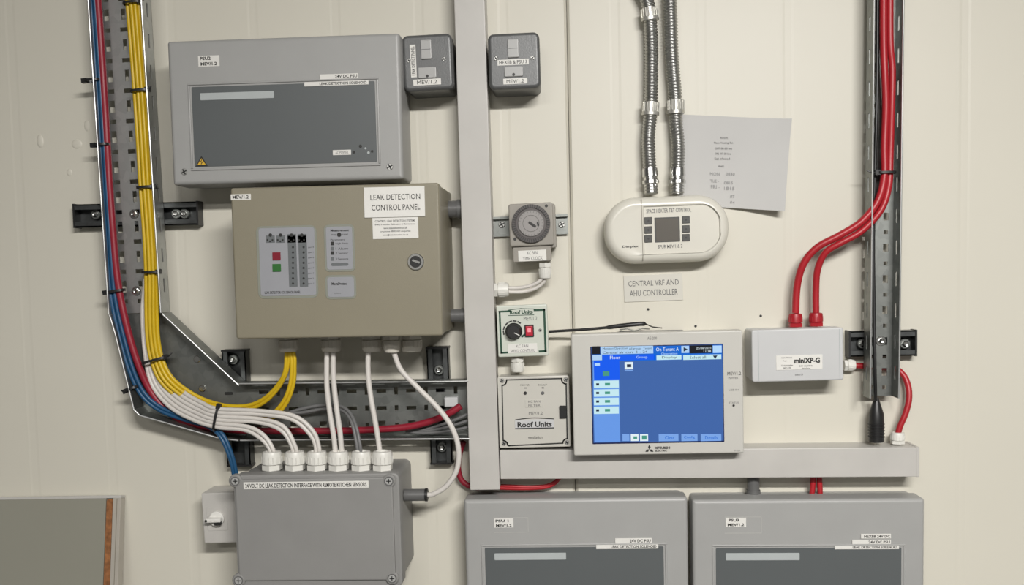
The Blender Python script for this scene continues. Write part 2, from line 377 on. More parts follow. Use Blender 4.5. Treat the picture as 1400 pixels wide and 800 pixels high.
room_slab('floor', XL, XR, YB, 0.06, -0.06, 0, 'floor'); room_slab('ceiling', XL, XR, YB, 0.06, ZC, ZC+.06, 'room')
room_slab('wall_left', XL-.06, XL, YB, 0.06, 0, ZC, 'room'); room_slab('wall_right', XR, XR+.06, YB, 0.06, 0, ZC, 'room'); room_slab('wall_front', XL, XR, YB-.06, YB, 0, ZC, 'room')
for i, ((lx, ly, lz), sx, sy, tilt_, pw) in enumerate(LAMPS):
    e = bpy.data.objects.new('batten_luminaire', None); C.objects.link(e); e.location = (lx, ly, lz); e.rotation_euler = (math.radians(tilt_), 0, 0)
    tag(e, ['long white batten luminaire under the ceiling, angled to the panel wall', 'added fill light in batten form, unseen, further back in the room'][i], 'ceiling light')
    B().box(-sx/2-.02, sx/2+.02, -sy/2-.01, sy/2+.01, .004, .03).build('tray', 'white_plastic', e, 0)
    B().box(-sx/2, sx/2, -sy/2, sy/2, .0, .0035).build('diffuser', 'diffuser', e, 0)
    for k in (-1, 1): B().tube([(k*sx*.4, 0, .03), (k*sx*.4, (ZC-lz)*math.sin(math.radians(tilt_)), (ZC-lz)*math.cos(math.radians(tilt_)))], .006, 8).build('hanger', 'galv', e)

# ================================================================== trunking
t = Thing('trunking', 'tall white vertical trunking dividing the wall between the panels', 'trunking', [(620, 0), (662, 0), (682.5, 670), (645, 670)], .055)
top = t.z1+.30
B().slab(t.x0, t.x1, t.z0, top, 0, .050, .0008, .0006, 2, 1).build('base_channel', 'trunk', t.o)
B().slab(t.x0-.0008, t.x1+.0008, t.z0, top, .044, .0555, .001, .0012, 2, 2).build('lid', 'trunk', t.o)
B().box(t.x0+.003, t.x1-.003, .004, .051, t.z0-.0004, t.z0+.001).build('end_opening', 'black', t.o, 0)
t = Thing('trunking', 'long white horizontal trunking under the touchscreen', 'trunking', [(683.5, 616.5), (1255.5, 612), (1256, 652), (684.5, 654)], .05)
B().slab(t.x0, t.x1, t.z0, t.z1, 0, .044, .0008, .0006, 2, 1).build('base_channel', 'trunk', t.o)
B().slab(t.x0, t.x1, t.z0-.0006, t.z1+.0004, .040, .0505, .001, .001, 2, 2).build('lid', 'trunk', t.o)
B().slab(t.x1-.004, t.x1+.0012, t.z0-.001, t.z1+.001, 0, .051, .001, .0008, 2, 1).build('end_cap', 'trunk', t.o)

# ================================================================== slotted cable trays, struts
DB, DF = .022, .056
def tray(name, label, quad, cols, period, ext_top=0.0, horiz=False, z_ph=0.0, mt='galv'):
    t = Thing(name, label, 'cable tray', quad, DF, 'galvanised cable trays')
    z0, z1 = t.z0, t.z1+ext_top
    x0, x1 = t.x0, t.x1
    if horiz:
        L0, L1, A0, A1 = x0, x1, z0, z1
    else:
        L0, L1, A0, A1 = z0, z1, x0, x1
    holes = []; n = int((L1-L0)/period)+2
    for k in range(-1, n):
        c = L1-ext_top-z_ph-period*k+period*math.floor(ext_top/period)
        for (ca, w1, h1, w2, h2) in cols:
            a = A0+ca*(A1-A0)
            holes += [(a-w1/2, a+w1/2, c-h1/2, c+h1/2), (a-w2/2, a+w2/2, c-period/2-h2/2, c-period/2+h2/2)]
    holes = [h for h in holes if h[2] > L0+.004 and h[3] < L1-.004]
    xs = sorted(set([A0, A1]+[round(v, 6) for h in holes for v in h[:2]])); zs = sorted(set([L0, L1]+[round(v, 6) for h in holes for v in h[2:]]))
    tk = .0014
    pt = (lambda a, l, y: (l, -(DB+tk*y), a)) if horiz else (lambda a, l, y: (a, -(DB+tk*y), l))
    B().holed(xs, zs, holes, pt, tk).build('base_plate', mt, t.o, 0)
    fh = []
    for k in range(-1, n):
        c = L1-ext_top-z_ph-period*k+period*math.floor(ext_top/period)
        fh.append((DB+.013, DB+.0185, c-.011, c+.011))
    fh = [h for h in fh if h[2] > L0+.004 and h[3] < L1-.004]
    xs = sorted(set([DB, DF]+[h for q in fh for h in q[:2]])); zs = sorted(set([L0, L1]+[v for q in fh for v in q[2:]]))
    for a, sgn in ((A0, 1), (A1, -1)):
        pf = (lambda d, l, y, a=a, sgn=sgn: (l, -d, a+sgn*tk*y)) if horiz else (lambda d, l, y, a=a, sgn=sgn: (a+sgn*tk*y, -d, l))
        f_ = B().holed(xs, zs, fh, pf, tk).build('side_flange', mt, t.o, 0)
        bb = B()
        if horiz: bb.tube([(L0, -DF, a+sgn*tk/2), (L1, -DF, a+sgn*tk/2)], .0014, 8)
        else: bb.tube([(a+sgn*tk/2, -DF, L0), (a+sgn*tk/2, -DF, L1)], .0014, 8)
        bb.build('rolled_edge', 'edge_highlight', f_)
    return t
tv = tray('cable_tray', 'upright slotted steel tray carrying the yellow and blue cables', [(118, 0), (193, 0), (221, 428), (150, 430)], [(.15, .0085, .019, .010, .007), (.47, .0065, .018, .013, .007)], .0488, .12, z_ph=.062, mt='galv_lit')
th_ = tray('cable_tray', 'horizontal slotted steel tray below the beige control panel', [(327, 527), (641, 518), (641, 601), (327, 602.5)], [(.2, .014, .012, .007, .006), (.5, .006, .016, .009, .006), (.8, .006, .016, .012, .006)], .0488, horiz=True)
tr_ = tray('cable_tray', 'narrow upright slotted steel channel carrying the red cables', [(1194, 0), (1236, 0), (1229.5, 545), (1190, 545)], [(.25, .005, .014, .007, .006), (.72, .008, .012, .006, .006)], .0488, .12, z_ph=.03)
for t, spots in ((tv, ((184, 293), (187, 398), (161, 412))), (tr_, ((1204, 466),))):
    for u, v in spots:
        x, z = t.p(u, v, DB)
        o = B().disc(x, z, .008, DB+.001, DB+.0025, 18, .0006).build('washer', 'steel', t.o); B().lathe((x, -DB-.0024, z), (0, -1, 0), [(0, .0048), (.003, .0046), (.0042, .003), (.0036, .0015)], 6).build('bolt_head', 'steel', o, 30)
# elbow between the two trays
e = Thing('tray_elbow', 'galvanised corner piece with sloping inner edge joining the two trays', 'cable tray', [(150, 430), (327, 430), (327, 602), (150, 602)], DF, 'galvanised cable trays', tilt=0)
outer = [(150, 431), (158, 458), (183, 560), (191, 568), (300, 599.5), (326, 602.5)]; inner = [(221.5, 429), (326.5, 527)]
po = [e.p(u, v, DF) for u, v in outer]; pi_ = [e.p(u, v, DF) for u, v in inner]
B().prism(po+pi_[::-1], DB-.0004, DB+.0010).build('base_plate', 'galv', e.o, 0)
def wallstrip(pts, name, k=1):
    b = B()
    for a, c in zip(pts[:-1], pts[1:]):
        a = np.array(a); c = np.array(c); t_ = c-a; t_ = t_/np.hypot(*t_); n_ = np.array([-t_[1], t_[0]])*.0014*k
        b.prism([a, c, c+n_, a+n_], DB, DF)
    f_ = b.build(name, 'galv', e.o, 0)
    bb = B()
    for a, c in zip(pts[:-1], pts[1:]): bb.tube([(a[0], -DF, a[1]), (c[0], -DF, c[1])], .0014, 8)
    bb.build('rolled_edge', 'edge_highlight', f_)
wallstrip(po, 'outer_flange'); wallstrip(pi_, 'inner_flange', 1)
for u, v in ((270, 491), (277, 531)):
    x, z = e.p(u, v, DB); o = B().disc(x, z, .006, DB, DB+.003, 12, .001).build('bolt_head', 'steel', e.o)
x, z = e.p(313, 538, DB); B().slab(x-.007, x+.007, z-.0025, z+.0025, DB, DB+.0014, .002, .0002, 3, 1).build('slot', 'ink', e.o)
# bolts and clip at the end of the horizontal tray
for u, v in ((597, 556), (618, 577)):
    x, z = th_.p(u, v, DB); o = B().disc(x, z, .007, DB+.001, DB+.003, 16, .0006).build('washer', 'steel', th_.o); B().lathe((x, -DB-.003, z), (0, -1, 0), [(0, .0045), (.004, .0045), (.0048, .003)], 6).build('bolt_head', 'steel', o, 30)
x0, x1, z0, z1 = th_.r(608, 543, 626, 556, DB+.01)
B().slab(x0, x1, z0, z1, DB+.001, DB+.014, .001, .001, 2, 1).build('clip', 'comms', th_.o)

def strut(label, quad, ext=None, vert=False, bolts=()):
    t = Thing('strut_channel', label, 'strut channel', quad, .021, 'short strut channels under the trays')
    x0, x1, z0, z1 = t.x0, t.x1, t.z0, t.z1
    b = B()
    if vert:
        b.box(x0, x1, 0, .002, z0, z1)
        f1 = B().box(x0, x0+.002, .002, .021, z0, z1).box(x0, x0+.009, .019, .021, z0, z1); f2 = B().box(x1-.002, x1, .002, .021, z0, z1).box(x1-.009, x1, .019, .021, z0, z1)
    else:
        b.box(x0, x1, 0, .002, z0, z1)
        f1 = B().box(x0, x1, .002, .021, z0, z0+.002).box(x0, x1, .019, .021, z0, z0+.009); f2 = B().box(x0, x1, .002, .021, z1-.002, z1).box(x0, x1, .019, .021, z1-.009, z1)
    b.build('back', 'galv_dark', t.o, 0); f1.build('lip', 'galv_dark', t.o, 0); f2.build('lip', 'galv_dark', t.o, 0)
    # black end caps
    if vert:
        for a, c in ((z0-.002, z0+.001), (z1-.001, z1+.002)): B().box(x0-.001, x1+.001, 0, .022, a, c).build('end_cap', 'black', t.o, 0)
    else:
        for a, c in ((x0-.002, x0+.001), (x1-.001, x1+.002)): B().box(a, c, 0, .022, z0-.001, z1+.001).build('end_cap', 'black', t.o, 0)
    for u, v in bolts:
        x, z = t.p(u, v, .012); o = B().disc(x, z, .0085, .002, .010, 16, .001).build('washer', 'galv', t.o); B().lathe((x, -.010, z), (0, -1, 0), [(0, .005), (.003, .005), (.004, .0035), (.0035, .002)], 6).build('bolt_head', 'steel', o, 30)
    return t
strut('dark strut channel behind the upright tray, left of the beige panel', [(101, 280), (269, 275), (270, 307), (102, 311)], bolts=((130, 293), (240, 292), (251, 292)))
strut('dark strut channel behind the narrow tray beside the white comms box', [(1162, 453), (1252, 452), (1252, 486), (1162, 488)], bolts=((1180, 470), (1238, 470)))
strut('dark upright strut channel below the tray corner, left of the cable glands', [(303, 480), (335, 480), (343, 636), (311, 637)], vert=True, bolts=((318, 492),))
strut('dark upright strut channel below the beige panel, near the trunking', [(583, 476), (612, 476), (619, 633), (589, 634)], vert=True, bolts=((600, 506), (604, 612)))

# ================================================================== grey power supply enclosures
def psu(label, quad, d, win, strip, tag1, tag1_lines, stripes, extra, group='grey power supply enclosures'):
    t = Thing('power_supply_enclosure', label, 'power supply', quad, d, group)
    B().slab(t.x0+.003, t.x1-.003, t.z0+.003, t.z1-.003, 0, d*.55, .006, .001, 4, 1).build('back_box', 'grey_box', t.o)
    lid = B().slab(t.x0, t.x1, t.z0, t.z1, d*.42, d, .0042, .0060, 4, 6).build('lid', 'grey_box', t.o)
    x0, x1, z0, z1 = win(t)
    # raised pale frame round the dark window
    b = B(); g_ = .0026; fw_ = .0058
    for (a0, a1, c0, c1) in ((x0-fw_, x1+fw_, z1+g_, z1+fw_), (x0-fw_, x1+fw_, z0-fw_, z0-g_), (x0-fw_, x0-g_, z0-g_, z1+g_), (x1+g_, x1+fw_, z0-g_, z1+g_)): b.slab(a0, a1, c0, c1, d-.001, d+.0020, .0008, .0012, 2, 2)
    b.build('window_rim', 'grey_box', t.o)
    wp = B().slab(x0, x1, z0, z1, d-.001, d+.0007, .002, .0003, 3, 1).build('window_panel', 'dark_panel', t.o)
    s0 = strip(t); B().slab(*s0, d, d+.0016, .0012, .0004, 3, 1).build('name_strip', 'strip', wp)
    T_label(t, *tag1, d, tag1_lines, bold=.03)
    for (u0, v0, u1, v1, txt, a, mt) in stripes:
        T_label(t, u0, v0, u1, v1, d+.0012, [(txt, a, .97)], th=.0007, material=mt, bold=.02)
    extra(t, d, wp)
    return t
D1 = .065; D0 = .097
def extra_full(t, d, wp):
    for u, v in ((252, 235), (533, 228)): screw(t, u, v, d, .0052)
    x, z = t.p(276, 221, d); a = .0095
    tri = B().prism([(x-a, z-a*.75), (x+a, z-a*.75), (x, z+a*.9)], d, d+.0012).build('warning_sign', 'ink', wp, 0)
    a = .0066; B().prism([(x-a, z-.0007-a*.68), (x+a, z-.0007-a*.68), (x, z-.0007+a*.85)], d, d+.0016).build('warning_triangle', 'yellow_sign', wp, 0)
    B().strip([(x+.0008, z+.003), (x-.0012, z-.0005), (x+.0012, z-.0008), (x-.0004, z-.004)], .0009, d, d+.0020).build('lightning_bolt', 'ink', wp, 0)
    T_label(t, 455, 205, 480, 212, d+.0005, [('AC POWER', .15, .85)], 'label', bold=0, ink='ink_soft', parent=None)
    for u, v, r_, m_ in ((484, 208, .0022, 'ink'), (493, 200, .0024, 'ink'), (500, 203, .0016, 'strip'), (504, 209, .002, 'strip'), (509, 207, .002, 'ink')):
        x, z = t.p(u, v, d); B().disc(x, z, r_, d, d+.0015, 12).build('indicator_lamp', m_, wp)
psu('grey power supply enclosure mounted above the beige panel', [(227, 56), (543.3, 45), (554.5, 248), (237, 250)], D0,
    lambda t: t.r(264, 115, 514, 225, D0), lambda t: t.r(274, 126, 375, 136, D0), (271, 76, 300, 91), [('PSU2', .1, .6), ('MEV/1.2', .12, .88)],
    [(437, 101, 490, 108, '24V DC PSU', .40, 'label'), (416, 111, 504, 117, 'LEAK DETECTION SOLENOID', .24, 'label')], extra_full)
def extra_lo(u0, v0, u1, v1):
    def f(t, d, wp):
        x0, x1, z0, z1 = t.r(u0, v0, u1, v1, d); b = B()
        b.strip([(x0, z0), (x1, z0)], .0006, d, d+.0003).strip([(x1, z0), (x1, z1)], .0006, d, d+.0003).strip([(x1, z1), (x0, z1)], .0006, d, d+.0003)
        b.build('clear_label_edge', 'label_dim', t.o, 0)
    return f
psu('grey power supply enclosure bottom centre, below the foot of the vertical trunking', [(633, 683), (940, 681), (943, 892), (641, 893)], D1,
    lambda t: t.r(664.5, 748, 908, 866, D1), lambda t: t.r(676, 756, 774, 765.5, D1), (675.5, 709, 702, 721.5), [('PSU 1', .08, .75), ('MEV/1.2', .1, .9)],
    [(841, 736, 891, 743, '24V DC PSU', .40, 'label'), (815, 744, 900, 750.5, 'LEAK DETECTION SOLENOID', .24, 'label')], extra_lo(675, 708, 722, 728))
psu('grey power supply enclosure at bottom right, with three label strips', [(946, 682), (1263, 684), (1265, 893), (949, 892)], D1,
    lambda t: t.r(979, 749, 1232, 868, D1), lambda t: t.r(992, 756, 1093, 766, D1), (992, 708, 1020, 720.5), [('PSU3', .15, .65), ('MEV/1.2', .1, .9)],
    [(1177, 730, 1218, 736.5, 'HEXEB 24V DC', .1, 'label'), (1165, 738, 1218, 744, '24V DC PSU', .42, 'label'), (1141, 745, 1229, 751, 'LEAK DETECTION SOLENOID', .28, 'label')], extra_lo(991, 707, 1041, 729))

# ================================================================== metal-clad switches
def metalclad(label, quad, rock, fuse, l1, l2, screws, vert):
    d = .070
    t = Thing('fused_switch', label, 'switch', quad, d, 'grey metal-clad fused switches')
    B().slab(t.x0, t.x1, t.z0, t.z1, 0, .050, .009, .001, 6, 1).build('back_box', 'metalclad', t.o)
    B().slab(t.x0-.001, t.x1+.001, t.z0-.001, t.z1+.001, .049, d, .0095, .005, 6, 4).build('front_plate', 'metalclad', t.o)
    x0, x1, z0, z1 = t.r(*rock, d); o = B().slab(x0, x1, z0, z1, d-.001, d+.003, .0012, .001, 3, 2).build('rocker', 'rocker', t.o)
    B().box(x0+.001, x1-.001, d+.0028, d+.0033, (z0+z1)/2-.0004, (z0+z1)/2+.0004).build('rocker_groove', 'metalclad', o, 0)
    x0, x1, z0, z1 = t.r(*fuse, d); o = B().slab(x0, x1, z0, z1, d-.001, d+.0025, .002, .0008, 3, 2).build('fuse_carrier', 'rocker', t.o)
    B().disc((x0+x1)/2, z0+.003, .0022, d, d+.0028, 12).build('fuse_screw', 'ink', o)
    T_label(t, *l1[0], d, [l1[1]], vertical=vert, bold=.01); T_label(t, *l2[0], d, [(l2[1], .14, .86)], bold=.0)
    for u, v in screws: screw(t, u, v, d, .0034)
metalclad('grey metal-clad fused switch left of the vertical trunking, with upright label', [(549, 49), (616, 46), (620, 121), (553.5, 124)], (575.5, 55, 590, 81), (572, 92, 596.5, 107), ((561, 61, 569, 106), 'LEAK DETECT PANEL'), ((565, 108, 603, 116.5), 'MEV/1.2'), ((559, 83), (607, 81)), True)
metalclad('grey metal-clad fused switch right of the vertical trunking', [(667, 47), (736, 44), (738.5, 119), (670, 122)], (694, 54, 709, 79), (689.5, 91, 715, 105), ((680, 81, 723, 89), 'HEXEB & PSU 3'), ((688, 107, 721, 115), 'MEV/1.2'), ((678, 80), (728, 79)), False)

# ================================================================== beige leak detection panel
D2 = .155
t = Thing('leak_detection_cabinet', 'beige steel leak detection control panel with lock and indicator sticker', 'control panel', [(314.5, 255), (597, 252), (608, 460), (323, 463)], D2)
B().slab(t.x0+.004, t.x1-.001, t.z0+.002, t.z1-.002, 0, D2-.024, .003, .001, 3, 1).build('cabinet_body', 'beige', t.o)
B().slab(t.x0+.007, t.x1-.004, t.z0+.005, t.z1-.005, D2-.026, D2-.018, .002, .0005, 3, 1).build('door_gasket', 'rim', t.o)
door = B().slab(t.x0, t.x1, t.z0, t.z1, D2-.019, D2, .004, .003, 4, 3).build('door', 'beige', t.o)
x, z = t.p(568.5, 358, D2)
lk = B().disc(x, z, .0125, D2-.001, D2+.003, 24, .0012).build('lock', 'steel', door)
B().disc(x, z, .0088, D2, D2+.0034, 20, .0005).build('lock_insert', 'black', door)
B().strip([(x-.003, z+.002), (x+.005, z-.001)], .003, D2, D2+.005).build('lock_bit', 'steel', door, 0)
sg = T_label(t, 498, 255.5, 581, 297, D2, None, th=.0016, name='sign')
T_text(t, 'LEAK DETECTION', 506.5, 265.5, 574.5, 273, D2+.0016, 'ink', sg, bold=.0); T_text(t, 'CONTROL PANEL', 508, 279.5, 574.5, 287.3, D2+.0016, 'ink', sg, bold=.0)
x0, x1, z0, z1 = t.r(509.5, 297.5, 572, 326.5, D2)
o = B().slab(x0, x1, z0, z1, D2-.0003, D2+.001, .0006, .0003, 3, 1).build('small_sign', 'label', t.o)
H = (z1-z0)
for i, (ln, a) in enumerate((('CONTROL LEAK DETECTION SYSTEMS', .06), ('Every 6 months Calibration & Maintenance', .06), ('www.leakdetection.co.uk', .24), ('or phone 0800 000 enquiries', .17), ('sales@leakdetection.co.uk', .22))):
    text_mesh(ln, x0+(x1-x0)*a, x1-(x1-x0)*a, z1-H*(.16+.165*i)-H*.045, z1-H*(.16+.165*i)+H*.05, D2+.0014, 'ink_soft', o, bold=.012)
T_label(t, 315.5, 265.5, 343, 273.5, D2, [('MEV/1.2', .1, .9)], bold=.02)
# indicator stickers
x0, x1, z0, z1 = t.r(351.5, 308.5, 434, 408, D2)
B().slab(x0, x1, z0, z1, D2-.0003, D2+.0006, .009, .0003, 5, 1).build('sticker_rim', 'sticker_rim', t.o)
st = B().slab(x0+.004, x1-.003, z0+.004, z1-.003, D2, D2+.001, .004, .0003, 4, 1).build('indicator_sticker', 'sticker', t.o)
def ss(u0, v0, u1, v1, m_, name, r_=.0006, dd=.0014): 
    q = t.r(u0, v0, u1, v1, D2); return B().slab(*q, D2, D2+dd, r_, .0002, 3, 1).build(name, m_, st)
ss(373, 345, 384, 356, 'red_btn', 'red_indicator', dd=.0022); ss(373, 361, 384.5, 371.5, 'green_btn', 'green_indicator', dd=.0022)
for (u0, u1) in ((364, 376), (378, 390), (393, 405), (407, 419)):
    ss(u0, 322, u1, 332, 'bar_grey', 'symbol_box'); x, z = t.p((u0+u1)/2, 321.5, D2); B().disc(x, z, .0026, D2, D2+.0018, 10).build('symbol', 'ink', st)
    for k in range(3): ss(u0+1+3.4*k, 327+(k % 2)*2, u0+3.2+3.4*k, 330+(k % 2)*1.2, 'ink', 'symbol_mark', dd=.0017)
for (u0, u1, o_) in ((394.5, 405.5, 0), (409, 420, 1)):
    ss(u0, 320, u1+.5, 392, 'bar_grey', 'level_bar')
    for k in range(8): x, z = t.p((u0+u1)/2+1, 338+7.1*k, D2); B().disc(x, z, .0017, D2, D2+.0018, 8).build('level_lamp', 'ink', st)
for k in range(8): T_text(t, 'ppm %d' % (8-k), 421.5, 337+7.1*k, 429, 339.5+7.1*k, D2+.0008, 'ink', st)
T_text(t, 'LEAK DETECTOR CO2 SENSOR PANEL', 362, 398, 411, 401.5, D2+.0008, 'ink', st, bold=.02)
x0, x1, z0, z1 = t.r(443.5, 307, 485, 371.5, D2)
B().slab(x0, x1, z0, z1, D2-.0003, D2+.0006, .007, .0003, 5, 1).build('sticker_rim', 'sticker_rim', t.o)
st = B().slab(x0+.003, x1-.003, z0+.003, z1-.003, D2, D2+.001, .004, .0003, 4, 1).build('instruction_sticker', 'sticker', t.o)
T_text(t, 'Measurement', 452, 313.5, 477, 316.5, D2+.0008, 'ink', st, bold=.03); T_text(t, 'stop        reset', 453, 319.5, 476, 322.5, D2+.0008, 'ink', st)
x, z = t.p(464, 321, D2); B().disc(x, z, .0032, D2, D2+.0016, 12).build('button', 'ink', st)
T_text(t, 'Parameters', 452, 326.5, 471, 329, D2+.0008, 'ink', st)
for k, (v, ln) in enumerate(((333, 'high limit'), (340, '1 Alarm'), (346, '2 Sensor'), (354, '3 Sensors'))):
    ss(452.5, v-2.5, 457, v+2.5, 'bar_grey' if k % 2 else 'ink', 'symbol'); T_text(t, ln, 459, v-1.5, 476, v+1.5, D2+.0008, 'ink', st)
ss(453, 359.5, 476.5, 363.5, 'bar_grey', 'grey_bar', .002)
x0, x1, z0, z1 = t.r(445, 376, 487, 409, D2)
B().slab(x0, x1, z0, z1, D2-.0003, D2+.0006, .007, .0003, 5, 1).build('sticker_rim', 'sticker_rim', t.o)
st = B().slab(x0+.003, x1-.003, z0+.003, z1-.003, D2, D2+.001, .004, .0003, 4, 1).build('logo_sticker', 'sticker', t.o)
T_text(t, 'MegaProtec', 453.5, 386, 474, 391, D2+.0008, 'ink', st, bold=.03); T_text(t, 'systems', 457, 400, 466, 402.5, D2+.0008, 'ink_soft', st)
# grey conduits from the panel to the trunking
for (v, lb, r_) in ((286, 'upper grey conduit joining the beige panel to the trunking', .0135), (432, 'lower grey conduit joining the beige panel to the trunking', .0105)):
    d = .034; a = W(609, v, .04); xr = W(621+25*v/670, v, .05)[0]-.001; xl = a[0]-.008
    e = bpy.data.objects.new('conduit', None); C.objects.link(e); e.location = (xl, -d, a[2]); tag(e, lb, 'conduit')
    B().tube([(0, 0, 0), (xr-xl, 0, 0)], r_, 20).build('pipe', 'grey_conduit', e, 60)
    B().tube([(xr-xl-.008, 0, 0), (xr-xl, 0, 0)], r_*1.14, 20).build('collar', 'grey_conduit', e, 60)

# ================================================================== grey junction box with glands
D3 = .13
t = Thing('junction_box', 'big grey junction box with corner screws and row of white glands', 'junction box', [(318, 651), (545, 647), (550, 803), (323, 806)], D3)
B().slab(t.x0+.003, t.x1-.003, t.z0+.003, t.z1-.003, 0, D3-.028, .010, .002, 5, 1).build('box_body', 'jbox', t.o)
B().slab(t.x0, t.x1, t.z0, t.z1, D3-.03, D3-.004, .009, .003, 5, 2).build('lid', 'jbox', t.o)
B().slab(t.x0+.004, t.x1-.010, t.z0+.012, t.z1-.006, D3-.006, D3, .006, .002, 5, 2).build('lid_face', 'jbox', t.o)
for u, v in ((321.5, 658), (531.5, 658), (326, 794), (536, 791)):
    x, z = t.p(u, v, D3)
    o = B().disc(x, z, .0105, D3-.008, D3+.0005, 24, .002).build('screw_boss', 'jbox', t.o)
    B().ring(x, z, .0058, .0072, D3, D3+.0009).build('boss_ring', 'grey_conduit', o); B().disc(x, z, .0056, D3, D3+.0008, 16, .0005).build('screw_head', 'rocker', o)
    B().strip([(x-.003, z), (x+.003, z)], .0014, D3, D3+.0012).strip([(x, z-.003), (x, z+.003)], .0014, D3, D3+.0012).build('screw_slot', 'ink', o, 0)
T_label(t, 333, 658.5, 504, 668, D3, [('24 VOLT DC LEAK DETECTION INTERFACE WITH REMOTE KITCHEN SENSORS', .015, .985)], bold=.02, material='label')
G = 'white glands on top of the grey junction box'
ordn = ['leftmost', 'second from left', 'third from left', 'fourth from left', 'fifth from left', 'rightmost']
for k, u in enumerate((372.5, 404, 434, 463.5, 494.5, 523.5)):
    zt = t.c[1]+t.z1+ (u-433)*PXM*.92*math.tan(t.th)
    vv = 642.0; p = W(u, vv, .086)
    # put the gland exactly on the box top
    best = min((abs(W(u, vv, dd)[2]-zt), dd) for dd in np.linspace(.04, .105, 66))[1]
    gland(u, vv, best, (0, 0, 1), 'white cable gland on the grey junction box, %s of six' % ordn[k], size=.98, group=G)
# dark connector and its white cable
pc = W(550, 677, .075); e = bpy.data.objects.new('cable_connector', None); C.objects.link(e); e.location = (t.c[0]+t.x1-.002, pc[1], pc[2]); tag(e, 'dark grey ribbed connector on the right side of the grey junction box', 'connector')
B().tube([(0, 0, 0), (.034, 0, 0)], .0098, 18).build('sleeve', 'grey_conduit', e, 60)
B().lathe((.034, 0, 0), (1, 0, 0), [(-.001, .0105), (.003, .0105), (.0035, .0085), (.003, .004)], 18).build('collar', 'black', e, 40)
cx_end = (t.c[0]+t.x1+.034, pc[1], pc[2])

# ================================================================== isolator
D4 = .055
t = Thing('isolator_switch', 'small light grey rotary isolator partly behind the junction box', 'switch', [(275, 675), (340, 672), (343, 741), (279, 744)], D4)
B().slab(t.x0, t.x1, t.z0, t.z1, 0, D4, .003, .002, 4, 2).build('housing', 'trunk', t.o)
x, z = t.p(297, 709, D4)
pl = B().slab(x-.017, x+.017, z-.020, z+.018, D4-.0003, D4+.0006, .002, .0003, 3, 1).build('dial_plate', 'trunk', t.o)
kb = B().disc(x, z, .0125, D4, D4+.006, 24, .0015).build('knob', 'label', t.o)
B().slab(x-.014, x+.011, z-.003, z+.0035, D4+.005, D4+.016, .0015, .0015, 3, 2).build('grip', 'label', kb)
B().slab(x-.001, x+.0095, z-.0085, z-.0028, D4+.005, D4+.013, .001, .001, 3, 1).build('pointer', 'ink', kb)
B().slab(x-.0145, x-.011, z-.0015, z+.002, D4+.0155, D4+.0168, .0005, .0002, 3, 1).build('grip_mark', 'ink', kb)

# ================================================================== framed board at lower left
TH5 = .016; LEAN = math.radians(11)
tr5 = W(172, 682, TH5); LB = (tr5[2]-.003)/math.cos(LEAN); wb = .55
e5 = bpy.data.objects.new('notice_board', None); C.objects.link(e5)
e5.location = (tr5[0]-wb, -LB*math.sin(LEAN)-.003, .003); e5.rotation_euler = (-LEAN, -0.006, 0)
tag(e5, 'glazed grey board with brown cork strip leaning at lower left', 'notice board')
B().box(.002, wb-.002, 0, TH5-.006, .002, LB-.002).build('backing_board', 'cork', e5, 0)
for nm, a, mt in (('frame_rail', (0, wb, LB-.0045, LB), 'trunk'), ('frame_rail', (0, wb, 0, .02), 'trunk'), ('frame_stile', (0, .012, .02, LB-.0045), 'board_frame'), ('frame_stile', (wb-.0135, wb, .02, LB-.0045), 'board_frame')):
    B().slab(*a, 0, TH5, .0006, .0006, 2, 1).build(nm, mt, e5)
B().box(wb-.0065, wb-.0055, TH5, TH5+.0004, .02, LB-.005).build('frame_groove', 'rim', e5, 0)
B().box(wb-.0245, wb-.0142, TH5-.006, TH5-.001, .02, LB-.008).build('cork_strip', 'cork', e5, 0)
B().box(.012, wb-.0253, TH5-.006, TH5-.0005, .02, LB-.0045).build('glazed_panel', 'board_pane', e5, 0)

# ================================================================== time clock on a rail
t = Thing('mounting_rail', 'short steel mounting rail behind the time clock', 'rail', [(671, 297), (776, 292.5), (777, 320), (672, 324)], .0085)
prof = [(t.z0, .0085), (t.z0+.004, .0085), (t.z0+.004, .001), (t.z1-.004, .001), (t.z1-.004, .0085), (t.z1, .0085), (t.z1, .0073), (t.z1-.0028, .0073), (t.z1-.0028, 0), (t.z0+.0028, 0), (t.z0+.0028, .0073), (t.z0, .0073)]
B().loops([[(x, -d, z) for z, d in prof] for x in (t.x0, t.x1)]).build('rail_profile', 'galv', t.o, 0)
for u, v in ((686, 307), (768, 307)): screw(t, u, v, .0022, .0052)
D6 = .058
t = Thing('time_clock', 'square taupe time clock with round dial on the steel rail', 'time clock', [(694.5, 279), (755, 275.5), (758, 335), (697, 337)], D6)
B().slab(t.x0+.002, t.x1+.0035, t.z0-.004, t.z1-.002, .0085, D6-.016, .003, .001, 4, 1).build('base', 'clock_body', t.o)
B().slab(t.x0, t.x1, t.z0, t.z1, D6-.018, D6-.006, .004, .002, 4, 2).build('front_bezel', 'clock_body', t.o)
x, z = t.p(726, 305.5, D6)
o = B().ring(x, z, .0245, .0300, D6-.008, D6-.001, 36).build('outer_ring', 'clock_ring', t.o)
o = B().lathe((x, -(D6-.008), z), (0, -1, 0), [(0, .0245), (.005, .0245), (.0055, .024)], 36).build('setting_ring', 'clock_ring', t.o)
dl = B().disc(x, z, .0205, D6-.006, D6-.0005, 36, .0008).build('dial', 'clock_dial', t.o)
B().ring(x, z, .0125, .0131, D6-.001, D6-.0001, 30).build('dial_line', 'clock_ring', dl)
b = B()
for k in range(48):
    a = 2*math.pi*k/48; b.strip([(x+.0255*math.cos(a), z+.0255*math.sin(a)), (x+.029*math.cos(a), z+.029*math.sin(a))], .0014, D6-.0012, D6)
b.build('segment_pins', 'black', t.o, 0)
b = B()
